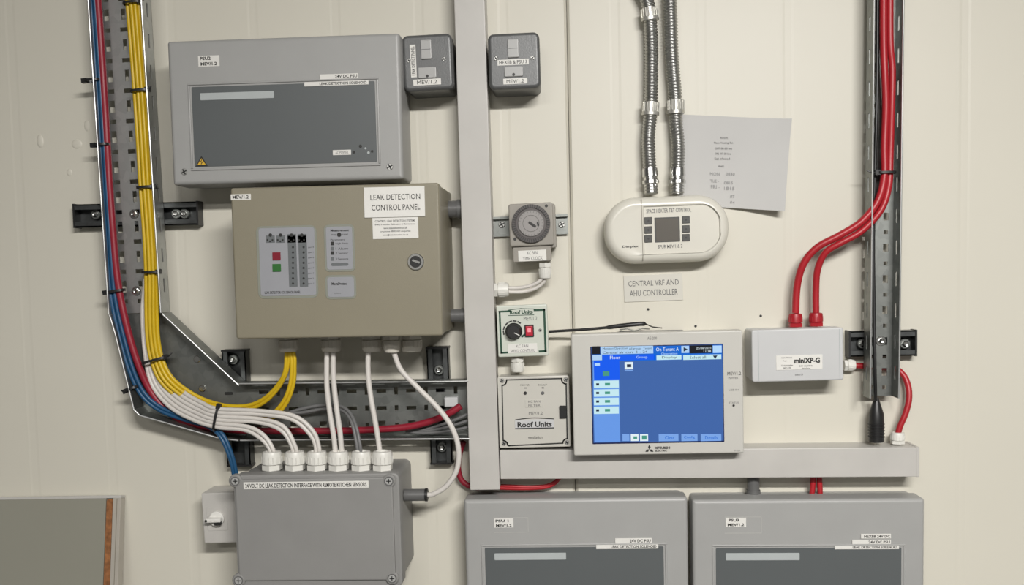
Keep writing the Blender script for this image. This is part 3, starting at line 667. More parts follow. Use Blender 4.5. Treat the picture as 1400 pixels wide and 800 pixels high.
for k in range(24):
    a = 2*math.pi*k/24; b.strip([(x+.0172*math.cos(a), z+.0172*math.sin(a)), (x+.019*math.cos(a), z+.019*math.sin(a))], .0006, D6-.001, D6-.0001)
b.build('hour_marks', 'ink_soft', dl, 0)
B().strip([(x-.002, z+.0015), (x+.006, z-.0045)], .0032, D6-.001, D6+.0012).build('pointer', 'ink', dl, 0)
B().strip([(x+.0105, z+.0005), (x+.0112, z-.003)], .0026, D6-.001, D6+.0005).build('marker', 'ink', dl, 0)
for u, v in ((747, 281.5), (704, 327)):
    xx, zz = t.p(u, v, D6-.006); B().disc(xx, zz, .0024, D6-.008, D6-.0055, 12).build('corner_hole', 'ink', t.o)
x0, x1, z0, z1 = t.r(701.5, 337, 753.5, 357.5, D6-.014)
tc_ = B().slab(x0, x1, z0, z1+.003, .0085, D6-.012, .002, .001, 3, 2).build('terminal_cover', 'clock_body', t.o)
T_label(t, 708.5, 342, 747, 357, D6-.012, [('KC FAN', .33, .68), ('TIME CLOCK', .16, .86)], bold=-.005)

gland(745, 359.5, .032, (0, 0, -1), 'white gland under the time clock', size=.62, L=.85)
gland(674.5, 396.5, .030, (1, 0, 0), 'white gland on the trunking side below the time clock', size=.72, L=.85)
cable('cable', [(695, 394, .030), (712, 393.5, .030), (730, 389, .031), (741, 381, .032), (745, 372, .032)], 2.7, 'white_cable', 'upper white cable looping from time clock gland to trunking')
cable('cable', [(695, 399, .028), (714, 399, .027), (733, 394, .027), (744, 385, .029), (746.5, 374, .032)], 2.5, 'white_cable', 'lower white cable looping from time clock gland to trunking')

# ================================================================== fan speed controller
D7 = .045
t = Thing('speed_controller', 'white fan speed controller with green border, black knob and red rocker', 'speed controller', [(678.5, 418.5), (748, 415.5), (750.5, 486), (681, 489)], D7)
B().slab(t.x0+.002, t.x1-.002, t.z0+.002, t.z1-.002, 0, D7-.006, .003, .001, 3, 1).build('back_box', 'cream_plastic', t.o)
B().slab(t.x0, t.x1, t.z0, t.z1, D7-.008, D7, .003, .002, 4, 2).build('front_plate', 'mint', t.o)
def ln(t, pts, wd, d, m_, name, parent=None): return B().strip([t.p(u, v, d) for u, v in pts], wd*PXM, d-.0002, d+.0004).build(name, m_, parent or t.o, 0)
ln(t, [(697, 425.5), (683, 426.2), (685.5, 482.5), (694, 482)], 2.4, D7, 'green_line', 'border_line')
ln(t, [(731, 424), (744, 423.5), (746, 480), (738, 480.5)], 2.8, D7, 'green_line', 'border_line')
T_text(t, 'Roof Units', 697, 424, 728.5, 429.5, D7, 'green_line', bold=.04); ln(t, [(695, 424), (712, 421.8), (730, 422.5)], .8, D7, 'green_line', 'logo_line'); ln(t, [(695, 431.6), (730, 430.5)], .8, D7, 'green_line', 'logo_line')
T_text(t, 'MEV/1.2', 716, 433, 734.5, 438, D7, 'ink_soft')
x, z = t.p(702.5, 453, D7)
kn = B().lathe((x, -D7, z), (0, -1, 0), [(0, .0135), (.002, .0135), (.004, .0118), (.0135, .0108), (.0145, .0098)], 26).build('knob', 'black', t.o, 40)
B().strip([(x+.002, z-.002), (x+.009, z-.0058)], .0012, D7+.0142, D7+.0148).build('knob_pointer', 'label', kn, 0)
b = B()
for k in range(6):
    a0 = math.radians(50+26*k); a1 = math.radians(50+26*k+14); b.strip([(x+.0165*math.cos(a0), z+.0165*math.sin(a0)), (x+.0165*math.cos(a1), z+.0165*math.sin(a1))], .0022, D7-.0002, D7+.0005)
b.build('scale_marks', 'ink', t.o, 0)
ln(t, [(714, 460), (717.5, 457.5)], 2.6, D7, 'green_line', 'scale_marks')
x0, x1, z0, z1 = t.r(717.5, 444, 730, 460.5, D7)
o = B().slab(x0, x1, z0, z1, D7-.001, D7+.003, .001, .0005, 3, 1).build('rocker_frame', 'black', t.o); B().slab(x0+.0016, x1-.0016, z0+.002, z1-.002, D7, D7+.0048, .0006, .0008, 3, 2).build('rocker', 'rocker_red', o)
B().slab(x0+.0045, x1-.0045, z0+.0075, z1-.0055, D7, D7+.0052, .0006, .0003, 3, 1).build('neon_lamp', 'neon', o)
screw(t, 738.5, 451.5, D7, .0026)
T_label(t, 694, 470, 734.5, 482.5, D7, [('KC FAN', .3, .7), ('SPEED CONTROL', .1, .92)], bold=-.005, ink='ink_soft')
gland(707.5, 489, .024, (0, 0, -1), 'white gland between the speed controller and the roof unit box', size=.66, L=.8)

# ================================================================== Roof Units box
D8 = .052
t = Thing('control_box', 'cream square box with black notched border and indicator dots', 'control box', [(680.5, 516), (778, 513), (780, 610), (682.5, 613.5)], D8)
B().slab(t.x0+.001, t.x1-.001, t.z0+.001, t.z1-.001, 0, D8-.008, .002, .001, 3, 1).build('back_box', 'cream_plastic', t.o)
B().slab(t.x0, t.x1, t.z0, t.z1, D8-.0075, D8, .0025, .0012, 3, 2).build('lid', 'cream_plastic', t.o)
def arc(t, cu, cv, r_, a0, a1, n=6): return [(cu+r_*math.cos(math.radians(a0+(a1-a0)*k/n)), cv-r_*math.sin(math.radians(a0+(a1-a0)*k/n))) for k in range(n+1)]
path = [(693, 519.5)]+[(768, 517.5)]+arc(t, 774, 519, 6, 180, 270)+[(775.5, 600)]+arc(t, 775.5, 606, 6, 90, 180)+[(696, 609.5)]+arc(t, 688, 608.5, 6, 0, 90)+[(686.5, 528)]+arc(t, 686.5, 521, 6, 270, 360)+[(693, 519.5)]
ln(t, path, 1.7, D8, 'ink', 'border_line')
for u, v in ((686.5, 520.5), (773.5, 519), (689, 606.5), (775, 605)): screw(t, u, v, D8, .0036)
T_text(t, 'POWER', 711.5, 525.5, 724, 527.5, D8, 'ink'); T_text(t, 'FAULT', 736, 525.3, 748, 527.3, D8, 'ink')
for u, v, r_ in ((718.2, 537.5, .0026), (742, 537.3, .0026)):
    x, z = t.p(u, v, D8); B().disc(x, z, r_, D8-.001, D8+.0018, 12, .0005).build('indicator_lamp', 'ink' if u < 730 else 'ink_soft', t.o)
ln(t, [(717.5, 530.5), (719.5, 530.5)], 1.5, D8, 'ink_soft', 'mark'); ln(t, [(741.5, 530.3), (743, 530.3)], 1.5, D8, 'ink', 'mark')
T_label(t, 718, 546.5, 743, 557, D8, ['KC FAN', 'FILTER'], bold=-.005, pad=.35, ink='ink_soft', material='cream_plastic')
T_text(t, 'MEV/1.2', 723, 563, 742, 567, D8, 'ink_soft')
o = T_label(t, 704, 573.5, 757.5, 586.5, D8, None, 'comms', name='logo_plate')
T_text(t, 'Roof Units', 707.5, 576.5, 754.5, 584, D8+.0006, 'ink', o, bold=.03); ln(t, [(705, 574), (719, 572), (731, 571.3), (743, 571.8), (757, 572.8)], 1.0, D8+.0006, 'ink', 'logo_line', o); ln(t, [(705, 586), (757, 585)], 1.2, D8+.0006, 'ink', 'logo_line', o)
T_text(t, 'ventilation', 722, 596, 741.5, 600, D8, 'ink')
x0, x1, z0, z1 = t.r(765, 554.5, 774.5, 571.5, D8); B().slab(x0, x1, z0, z1, D8-.001, D8+.004, .001, .0006, 3, 1).build('latch', 'black', t.o)

# ================================================================== touchscreen controller
D9 = .08
t = Thing('touchscreen_controller', 'white wall controller with blue lit touchscreen', 'controller', [(780.5, 457.5), (1015, 451), (1017.5, 620.5), (785, 622.5)], D9)
B().slab(t.x0+.008, t.x1-.008, t.z0+.012, t.z1-.004, 0, .053, .004, .002, 4, 1).build('rear_housing', 'cream_plastic', t.o)
bz = B().slab(t.x0, t.x1, t.z0, t.z1, .0525, D9, .003, .0022, 4, 3).build('bezel', 'bezel', t.o)
q = t.r(808.5, 472, 989.5, 606, D9)
dp = B().slab(*q, D9-.003, D9+.0003, .0008, .0002, 3, 1).build('display', 's_edge', t.o)
def sc_(u0, v0, u1, v1, m_, name, lv=1):
    # tile given in pixels of the photo, laid on the display
    a0 = t.p(u0, v0, D9); x0, x1, z0, z1 = t.r(u0, v0, u1, v1, D9); return B().box(x0, x1, D9, D9+.0003+.00025*lv, z0, z1).build(name, m_, dp, 0)
sc_(810, 473, 988.5, 604, 's_main', 'screen_area'); sc_(810, 473.5, 987, 492.5, 's_mid', 'header', 2)
sc_(809.5, 473.5, 820.5, 484.5, 's_black', 'logo_tile', 3); sc_(821, 473.5, 893, 484, 's_title', 'title_tile', 3)
sc_(894, 473, 931, 491.5, 's_mid', 'status_tile', 3); sc_(931.5, 473, 942, 482.5, 's_title', 'arrow_tile', 3); sc_(942.5, 472, 974, 483, 's_black', 'clock_tile', 3); sc_(974.5, 472.5, 986.5, 482.5, 's_lite', 'tool_tile', 3)
sc_(810, 485.5, 823, 492.5, 's_title', 'tab', 3); sc_(823.5, 485, 896, 492.5, 's_bright', 'tab', 3); sc_(897.5, 485.7, 931.5, 491.8, 's_tile', 'tab', 4); sc_(934, 485, 986, 491.5, 's_tile', 'tab', 4)
sc_(811.5, 493, 847, 604, 's_side', 'side_column', 2); sc_(812, 493, 847, 519, 's_bright', 'selected_tile', 3); sc_(824, 507.5, 833, 514, 's_green', 'icon', 4); sc_(813, 496.5, 820, 500, 's_lite', 'icon', 4)
for k, v in enumerate((520.5, 532.3, 544, 556)):
    sc_(812, v, 846, v+9.8, 's_tile', 'list_tile', 3); sc_(815, v+3.5, 819, v+6.5, 's_ink', 'icon', 4); sc_(827, v+3, 834, v+6.5, 's_green', 'icon', 4)
sc_(854, 495, 865.5, 505, 's_white', 'group_tile', 3); sc_(857, 498, 863, 502, 's_ink', 'icon', 4); sc_(854, 506, 865, 507.6, 's_btn', 'caption', 3)
for u0, u1, m_ in ((851, 860.5, 's_btn'), (862.5, 873, 's_white'), (875, 886, 's_white'), (900.5, 927.5, 's_btn'), (931.5, 953.5, 's_btn'), (958, 986, 's_btn')): sc_(u0, 593.5, u1, 603, m_, 'button', 3)
sc_(866, 596.5, 871, 600, 's_green', 'icon', 4); sc_(877.5, 595.5, 884, 601, 's_green', 'icon', 4)
def st_(s_, u0, v0, u1, v1, m_='s_ink'): return T_text(t, s_, u0, v0, u1, v1, D9+.0012, m_, dp)
st_('Monitor/Operation', 824, 475, 858, 478.5); st_('All groups  Tenant', 860, 475, 891, 478.5); st_('Central air con  1 - 24', 824, 480, 885, 483.3)
st_('On Tenant A', 897, 475, 928, 480, 's_white'); st_('Operation', 904, 482, 926, 486, 's_lite'); st_('Floor', 834, 486.5, 848, 491, 's_white'); st_('Group', 870, 486.5, 885, 491, 's_lite')
st_('Display', 905, 487, 925, 491); st_('Select all', 943, 486.5, 965, 490.5); st_('25/06/2021', 952, 474.5, 972, 477.3, 's_white'); st_('11:38', 962, 479, 972, 481.8, 's_white')
st_('Clear', 909, 596, 922, 600.5, 's_mid'); st_('Config', 935, 596, 950, 600.5, 's_mid'); st_('Details', 964, 596, 981, 600.5, 's_mid')
x, z = t.p(937, 477.7, D9); B().prism([(x-.0028, z-.0034), (x+.0034, z), (x-.0028, z+.0034)], D9, D9+.0016).build('arrow', 's_ink', dp, 0)
x, z = t.p(977.5, 488.3, D9); B().prism([(x-.0034, z+.0026), (x, z-.003), (x+.0034, z+.0026)][::-1], D9, D9+.0018).build('arrow', 's_ink', dp, 0)
T_text(t, 'AE-200', 885, 460.5, 898, 464.5, D9, 'ink_soft'); T_text(t, 'MEV/1.2', 994.5, 508.5, 1013, 513, D9, 'ink'); T_text(t, 'POWER', 996, 515.5, 1009, 518, D9, 'ink_soft')
T_text(t, 'USB IN', 996.5, 532, 1009.5, 534.3, D9, 'ink_soft'); T_text(t, 'STATUS', 996.5, 549.5, 1010, 551.8, D9, 'ink_soft'); T_text(t, '5V 0.5A', 1004, 615, 1012, 617, D9, 'ink_soft')
x, z = t.p(1003, 554.5, D9); B().disc(x, z, .0018, D9-.001, D9+.0008, 10).build('status_lamp', 'ink', t.o)
x, z = t.p(887.8, 614.6, D9); R_ = .0036
lg = B()
for a in (90, 210, 330):
    ca, sa = math.cos(math.radians(a)), math.sin(math.radians(a)); px_, pz_ = -sa, ca; h_ = R_*.58
    lg.prism([(x, z), (x+ca*R_+px_*h_-ca*0, z+sa*R_+pz_*h_)][::1] + [(x+ca*2*R_, z+sa*2*R_), (x+ca*R_-px_*h_, z+sa*R_-pz_*h_)], D9-.0002, D9+.0005)
lg.build('three_diamond_logo', 'ink', t.o, 0)
T_text(t, 'MITSUBISHI', 895.5, 610.5, 916, 614, D9, 'ink', bold=.04); T_text(t, 'ELECTRIC', 895.5, 615, 912, 617.5, D9, 'ink', bold=.03)
# black lead lying over the top of the screen
P = catmull([W(u, v, d) for u, v, d in ((750.5, 453.5, .030), (775, 452, .034), (800, 450.5, .040), (828, 448, .044), (850, 445.3, .048), (876, 442.8, .048), (884, 443.5, .046), (892, 447, .042), (905, 448.5, .036))])
n_ = len(P); rr = [(.0022 if (k/n_ < .50) else (.0034 if k/n_ < .80 else .0009)) for k in range(n_)]
tag(B().tube(P, rr, 10).build('cable', 'black', None, 60), 'thin black lead from the speed controller across the top of the touchscreen', 'cable')
t2 = Thing('clip', 'small dull metal bracket on the wall above the touchscreen', 'bracket', [(848, 449.5), (936, 448), (936, 453.5), (848, 455)], .03)
B().box(t2.x0, t2.x1, 0, .012, t2.z0, t2.z0+.0012).build('shelf', 'galv_dark', t2.o, 0); B().tube([(t2.x0+.012*k, -.012-.002*math.sin(k*1.7), t2.z0+.004+.0022*math.sin(k*2.3)) for k in range(5)], .0013, 6).build('wire', 'steel', t2.o)

# ================================================================== plaque and paper
t = Thing('wall_plaque', 'thin pale plaque lettered CENTRAL VRF AND AHU CONTROLLER', 'sign', [(852.5, 377), (933, 374), (934, 410), (853.5, 413.5)], .0016)
B().slab(t.x0, t.x1, t.z0, t.z1, 0, .0016, .0006, .0003, 2, 1).build('plate', 'plaque', t.o)
T_text(t, 'CENTRAL VRF AND', 859, 383, 928, 390.5, .0016, 'ink_soft', bold=.0); T_text(t, 'AHU CONTROLLER', 861, 396, 926.5, 404, .0016, 'ink_soft', bold=.0)
def paper():
    A = [np.array([W(u, v, .001)[0], W(u, v, .001)[2]]) for u, v in ((930, 156.5), (1081, 163.5), (1068, 290), (928, 279))]
    nx, nz = 16, 14; b = B(); top_, bot = [], []
    for j in range(nz+1):
        for i in range(nx+1):
            s_, q = i/nx, j/nz
            p = (A[0]*(1-s_)+A[1]*s_)*(1-q)+(A[3]*(1-s_)+A[2]*s_)*q
            lift = .0012+.020*(max(0, s_-.35)/.65)**2*(.25+.75*q)+.006*q*q*s_+.004*max(0, s_-.85)/.15*max(0, .25-q)/.25
            top_.append((p[0], -lift-.0003, p[1])); bot.append((p[0], -lift, p[1]))
    F_ = [(j*(nx+1)+i, (j+1)*(nx+1)+i, (j+1)*(nx+1)+i+1, j*(nx+1)+i+1) for j in range(nz) for i in range(nx)]
    o = len(top_); rim = [i for i in range(nx+1)]+[j*(nx+1)+nx for j in range(1, nz+1)]+[nz*(nx+1)+i for i in range(nx-1, -1, -1)]+[j*(nx+1) for j in range(nz-1, 0, -1)]
    b.add(top_+bot, F_+[tuple(o+k for k in f[::-1]) for f in F_]+[(rim[k], rim[(k+1) % len(rim)], o+rim[(k+1) % len(rim)], o+rim[k]) for k in range(len(rim))])
    def lift_at(u, v):
        p = np.array([W(u, v, .004)[0], W(u, v, .004)[2]])
        s_ = np.dot(p-A[0], A[1]-A[0])/np.dot(A[1]-A[0], A[1]-A[0]); q = np.dot(p-A[0], A[3]-A[0])/np.dot(A[3]-A[0], A[3]-A[0])
        return .0012+.020*(max(0, s_-.35)/.65)**2*(.25+.75*q)+.006*q*q*s_
    e = bpy.data.objects.new('paper_sheet', None); C.objects.link(e); c = (A[2]+A[3])/2; e.location = (c[0], 0, c[1])
    b.v = [(x-c[0], y, z-c[1]) for x, y, z in b.v]
    sh = b.build('sheet', 'paper', e, 60)
    tag(e, 'white printed sheet of paper behind the flexible conduits', 'paper')
    def wr(s_, u0, v0, u1, v1, m_):
        a = W(u0, (v0+v1)/2, .004); c_ = W(u1, (v0+v1)/2, .004); zt = W((u0+u1)/2, v0, .004)[2]; zb = W((u0+u1)/2, v1, .004)[2]
        o_ = text_mesh(s_, a[0]-c[0], c_[0]-c[0], zb-c[1], zt-c[1], 0, m_, sh)
        o_.name = 'written_line'
        L0 = lift_at(u0, (v0+v1)/2)
        for v in o_.data.vertices:
            s2 = v.co.x+c[0]; fr = (s2-a[0])/(c_[0]-a[0]); v.co.y = -(L0*(1-fr)+lift_at(u1, (v0+v1)/2)*fr)-.0011
            v.co.z -= (fr-.5)*.0009
    for s_, u0, v0, u1, v1 in (('ROOM', 985.5, 187.5, 995, 189.8), ('Plant Heating Set', 976.5, 193.8, 1002.5, 197), ('OFF 08 00 hrs', 977.5, 201.5, 1001, 204.3), ('ON  07 00 hrs', 977.5, 208.5, 999, 211.3), ('Sat closed', 977, 215.3, 998, 218.3), ('AHU', 982, 226, 990, 228.6)): wr(s_, u0, v0, u1, v1, 'ink_soft')
    for s_, u0, v0, u1, v1 in (('MON', 971, 235.5, 984, 240), ('0830', 992.5, 236, 1004.5, 240), ('TUE -', 971, 245.5, 983, 249.5), ('0815', 990, 248, 1002, 252), ('FRI -', 972, 253, 984, 258), ('1815', 990, 255.5, 1004, 260), ('07', 998, 267, 1004, 271), ('04', 998, 275, 1004, 278.5)): wr(s_, u0, v0, u1, v1, 'pencil')
paper()

# ================================================================== flexible conduits and heater controller
def flex(pts, label, couplings, end):
    P = catmull([W(u, v, d) for u, v, d in pts], .0009); S = [0]
    for a, b_ in zip(P[:-1], P[1:]): S.append(S[-1]+np.linalg.norm(b_-a))
    rr = [.0102+.0008*math.sin(2*math.pi*s_/.0048) for s_ in S]
    e = bpy.data.objects.new('flexible_conduit', None); C.objects.link(e); e.location = P[-1]; tag(e, label, 'conduit', 'flexible steel conduits')
    P0 = P[-1]; Pl = [p-P0 for p in P]
    B().tube(Pl, rr, 20).build('corrugated_tube', 'conduit_steel', e, 70)
    def at_v(v):
        k = min(range(len(P)), key=lambda i: abs(P[i][2]-W(pts[0][0], v, .022)[2])); a = P[max(k-3, 0)]; b_ = P[min(k+3, len(P)-1)]; return Pl[k], (b_-a)/np.linalg.norm(b_-a)
    for v, L in couplings:
        q, ax = at_v(v); h_ = L/2
        o = B().lathe(q, ax, [(-h_, .0105), (-h_, .0132), (-h_*.2, .0136), (h_*.55, .0132), (h_*.6, .0140), (h_, .0138), (h_*1.02, .0105)], 24).build('coupling', 'coupling', e, 40)
        b = B(); u_ = np.cross(ax, [0, -1., 0]); u_ /= np.linalg.norm(u_); w_ = np.cross(ax, u_)
        for k in range(18):
            a = 2*math.pi*k/18; r_ = (math.cos(a)*u_+math.sin(a)*w_)*.0132; b.tube([q+r_-ax*h_*.95, q+r_+ax*h_*.45], .0011, 5)
        b.build('grip_ribs', 'coupling', o, 60)
    q, ax = at_v(end)
    o = B().lathe(q, ax, [(-.017, .0105), (-.017, .0118), (-.004, .0126), (-.003, .0110), (.001, .0110), (.002, .0133), (.007, .0133), (.008, .0105), (.022, .0105)], 12).build('end_fitting', 'steel', e, 30)
flex([(871, -60, .022), (876, -20, .022), (885, 2, .023), (888.5, 25, .023), (890.5, 60, .023), (890.5, 110, .023), (889.5, 150, .023), (886.5, 190, .023), (888, 225, .023), (890.5, 266, .024)], 'left flexible steel conduit with two ribbed couplings above the heater controller', ((21, .019), (150, .020)), 246)
flex([(914, -60, .022), (915.5, -10, .022), (917, 30, .022), (918, 65, .022), (920, 95, .022), (923, 130, .022), (924, 165, .022), (927, 200, .022), (926.5, 230, .023), (926, 266, .024)], 'right flexible steel conduit with one ribbed coupling above the heater controller', ((147, .021),), 245)

D10 = .05
t = Thing('heater_controller', 'rounded ivory heater controller with small grey display and six buttons', 'controller', [(825, 270), (996, 265), (1000, 356), (828, 362)], D10)
rr = t.h*.47
B().slab(t.x0+.002, t.x1-.002, t.z0+.002, t.z1-.002, 0, .014, rr*.97, .001, 14, 1).build('back_plate', 'heater', t.o)
xg = t.p(878, 315, D10)[0]
def rloop(x0, x1, z0, z1, rs, d, n=14):
    out = []
    for (cx, cz, a0, q) in ((x0, z0, 180, rs[0]), (x1, z0, 270, rs[1]), (x1, z1, 0, rs[2]), (x0, z1, 90, rs[3])):
        px, pz = cx+(q if cx == x0 else -q), cz+(q if cz == z0 else -q)
        for k in range(n+1):
            a = math.radians(a0+90*k/n); out.append((px+q*math.cos(a), -d, pz+q*math.sin(a)))
    return out
def shell(i_, d): return rloop(t.x0+i_, t.x1-i_, t.z0+i_, t.z1-i_, [max(rr-i_, .001)]*4, d)
hx0, hx1, hz0, hz1 = t.r(879.5, 280, 985, 347, D10)
def dee(i_, d): return rloop(hx0+i_, hx1-i_, hz0+i_, hz1-i_, [.0016, .028-i_, .028-i_, .0016], d)
LL = [shell(0, .013)]+[shell(.013*(1-math.cos(math.pi/2*k/7)), D10-.016+.016*math.sin(math.pi/2*k/7)) for k in range(8)]+[shell(.0135, D10), dee(-.0006, D10), dee(0, D10-.0003), dee(.0016, D10-.0034), dee(.0024, D10-.0034)]
B().loops(LL).build('body', 'heater', t.o)
B().slab(xg-.0005, xg+.0005, t.z0+.004, t.z1-.004, .03, D10+.0002, .0002, .0001, 1, 1).build('joint_line', 'rim', t.o)
D10f = D10-.0034
x0, x1, z0, z1 = t.r(895, 297, 929.5, 331, D10f); o = B().slab(x0, x1, z0, z1, D10f-.001, D10f+.0006, .001, .0003, 3, 1).build('display_frame', 'btn_dark', t.o)
B().slab(x0+.0022, x1-.0022, z0+.0022, z1-.0022, D10f, D10f+.0009, .0005, .0002, 3, 1).build('display', 'lcd_grey', o)
for u0, u1, vs_ in ((881, 891.5, (297, 309.5, 321.5)), (932.5, 943, (295.5, 308, 320))):
    for k, v in enumerate(vs_):
        x0, x1, z0, z1 = t.r(u0, v, u1, v+10, D10f); o = B().slab(x0, x1, z0, z1, D10f-.001, D10f+.0014, .0008, .0005, 3, 1).build('button', 'btn_dark', t.o)
        B().disc((x0+x1)/2, (z0+z1)/2, .0015, D10f, D10f+.0018, 8).build('button_symbol', 'ink', o)
T_text(t, 'SPACE HEATER T&T CONTROL', 883.5, 285, 945, 290.5, D10f, 'ink_soft', bold=.01); T_text(t, 'SPUR MEV/1 & 2', 899.5, 334.5, 933, 339.3, D10f, 'ink_soft', bold=.01); T_text(t, 'Dimplex', 851, 335.5, 873, 339.5, D10, 'ink', bold=.02)

# ================================================================== white comms box
D11 = .062
t = Thing('interface_box', 'white interface box with printed sticker and two red glands', 'interface box', [(1026.5, 451), (1152.5, 448), (1154, 520.5), (1029.5, 522)], D11)
B().slab(t.x0+.001, t.x1-.001, t.z0+.001, t.z1-.001, 0, D11*.55, .004, .001, 4, 1).build('back_box', 'comms', t.o)
B().slab(t.x0, t.x1, t.z0, t.z1, D11*.5, D11, .004, .0022, 4, 3).build('lid', 'comms', t.o)
for u in (1037, 1148): 
    x, z = t.p(u, 486, D11); B().box(x-.0005, x+.0005, D11, D11+.0003, t.z0+.002, t.z1-.002).build('lid_line', 'strip', t.o, 0)
o = T_label(t, 1061, 485.5, 1124.5, 505.5, D11, None, 'label')
T_text(t, 'miniXP-G', 1086, 489, 1121, 496.5, D11+.0008, 'ink', o, bold=.04)
T_text(t, 'CONTROLS', 1068, 488.3, 1083, 490, D11+.0008, 'ink_soft', o); T_text(t, 'Type', 1070, 492.5, 1076, 494.5, D11+.0008, 'ink_soft', o); T_text(t, 'Serial number\n0012-170', 1068.5, 498.3, 1084, 504.5, D11+.0008, 'ink_soft', o)
T_text(t, '24V AC 50Hz\nInterface', 1093, 499, 1111, 504.5, D11+.0008, 'ink_soft', o); T_text(t, 'made in UK', 1087, 511, 1098, 513.5, D11, 'ink_soft')
gland(1087.5, 447, .028, (0, 0, 1), 'left red gland on top of the white interface box', 'red_gland', .66, .72, group='red glands on the white interface box')
gland(1115.5, 446, .028, (0, 0, 1), 'right red gland on top of the white interface box', 'red_gland', .66, .72, group='red glands on the white interface box')
gland(1153.5, 499.5, .012, (1, 0, 0), 'white gland on the right side of the white interface box', size=.56, L=.6)
gland(1227, 606.5, .026, (0, 0, 1), 'white gland on the top right end of the horizontal trunking', size=.66, L=.62)

# ================================================================== cables
cable('cable', [(1208, -40, .045), (1208, 60, .045), (1211, 140, .045), (1209, 200, .046), (1209, 240, .048), (1200, 275, .050), (1178, 303, .050), (1148, 322, .047), (1118, 338, .042), (1099, 360, .036), (1090, 390, .030), (1087.5, 428, .028)], 5.0, 'red', 'left red cable running down the narrow tray into the interface box', group='red cables in the narrow tray')
cable('cable', [(1217, -40, .044), (1217, 55, .043), (1220, 95, .042), (1219, 150, .042), (1217, 215, .043), (1215, 255, .047), (1204, 288, .051), (1178, 316, .050), (1150, 332, .047), (1129, 345, .041), (1118, 368, .034), (1115.5, 395, .029), (1115.5, 428, .028)], 4.6, 'red', 'right red cable running down the narrow tray into the interface box', group='red cables in the narrow tray')
cable('cable', [(1165, 499.5, .012), (1180, 500.5, .012), (1205, 502, .010), (1224, 504, .010), (1236, 514, .014), (1242, 530, .020), (1242.5, 548, .024), (1237, 568, .026), (1230, 584, .026), (1227.5, 595, .026)], 4.2, 'red', 'short red cable passing behind the narrow tray into the trunking gland')
cable('cable', [(1200, -40, .040), (1199, 120, .040), (1196, 235, .040), (1194, 330, .040), (1195, 430, .042), (1196, 500, .045), (1197, 548, .036)], 2.4, 'black', 'black cable inside the narrow tray ending in a plug')
# black plug
pb = W(1198, 605, .030); e = bpy.data.objects.new('cable_plug', None); C.objects.link(e); e.location = pb; tag(e, 'tapered black plug standing on the end of the horizontal trunking', 'plug')
B().lathe((0, 0, .001), (0, 0, 1), [(0, .0105), (.0005, .0115), (.030, .0118), (.045, .0112), (.062, .006), (.070, .0035)], 14).build('plug_body', 'black', e, 40)
b = B()
for k in range(5): b.lathe((0, 0, .008+.005*k), (0, 0, 1), [(0, .0119), (.0004, .0126), (.0022, .0126), (.0026, .0119)], 14)
b.build('grip_ribs', 'black', e, 40)

YEL = 'yellow cables in the upright tray'
yn = ['leftmost', 'second from left', 'third from left', 'rightmost']
for k in range(4):
    o_ = (k-1.5)*5.2; dz = .0425+(.003 if k in (1, 2) else 0)
    i_ = k-1.5
    pts = [(177+o_, -45, dz), (181.5+o_, 0, dz), (186.5+o_, 60, dz), (191.5+o_, 124, dz), (196+o_, 190, dz), (200+o_, 256, dz), (204.5+o_*.95, 320, dz), (207+o_*.95, 372, dz), (207.5+o_*.95, 430, dz), (209+o_*.95, 462, dz), (214+o_*1.0, 490, dz), (226+o_*.95, 517-i_*2, dz), (249+o_*.6, 538-i_*4.0, dz), (278+o_*.3, 553-i_*4.2, dz)]
    if k >= 2: pts += [(312, 559-(k-2)*4, .048), (341, 559-(k-2)*5, .052), (363, 549-(k-2)*5.5, .060), (381-(k-2)*1, 530-(k-2)*4, .068), (392-(k-2)*2.5, 508, .075), (395.5-(k-2)*4, 484, .078), (394-(k-2)*2, 470, .078)]
    else: pts += [(308, 564+(1-k)*2, .048), (332, 570.5+(1-k)*2.5, .054), (354, 573+(1-k)*4, .060), (372+(1-k)*3, 566+(1-k)*4, .066), (388+(1-k)*4.5, 548+(1-k)*2, .072), (397+(1-k)*4.5, 524, .077), (399+(1-k)*4, 500, .079), (398+(1-k)*4, 484, .079), (396, 470, .079)]
    cable('cable', pts, 2.75, 'yellow', 'yellow cable in the upright tray, %s of the bundle of four' % yn[k], group=YEL)
for k in range(2):
    pts = [(119.5+5.5*k, -45, .046), (124+5.5*k, 0, .046), (129.5+5.5*k, 80, .046), (134.5+5.5*k, 160, .046), (139.5+5.5*k, 240, .046), (144.5+5.5*k, 320, .046), (151+5.5*k, 400, .046), (162+6*k, 455, .046), (176+6*k, 505, .046), (193+5*k, 540-2*k, .043), (218+4*k, 561-3*k, .040), (255, 575-4.5*k, .044), (284, 583-5*k, .056), (301+4*k, 597-2*k, .066), (314+4*k, 625, .066), (320+3.5*k, 650, .062)]
    cable('cable', pts, 2.9, 'blue', 'blue cable on the left of the upright tray, %s of two' % ['outer', 'inner'][k], group='blue cables in the upright tray')
cable('cable', [(129.5, -45, .044), (134, 0, .044), (139.5, 80, .044), (144.5, 160, .044), (149, 240, .044), (154, 310, .044), (160.5, 380, .044), (172, 440, .044), (188, 495, .042), (208, 538, .036), (240, 570, .032), (290, 585, .034), (350, 589, .036), (430, 589.5, .038), (500, 588, .040), (555, 584, .042), (592, 575, .046), (616, 564, .050), (630, 555, .050)], 5.0, 'red_dk', 'long dark red cable running through both trays to the trunking')
wn = ['lower of two', 'upper of two']
tgt = [(372.5, [(335, 588, .080), (357, 600, .086), (369, 614, .088)]), (404, [(350, 577, .078), (384, 588, .086), (400, 612, .088)]), (434, [(350, 566, .080), (398, 573, .088), (424, 594, .088), (432, 612, .088)])]
onn = ['leftmost', 'second', 'third']
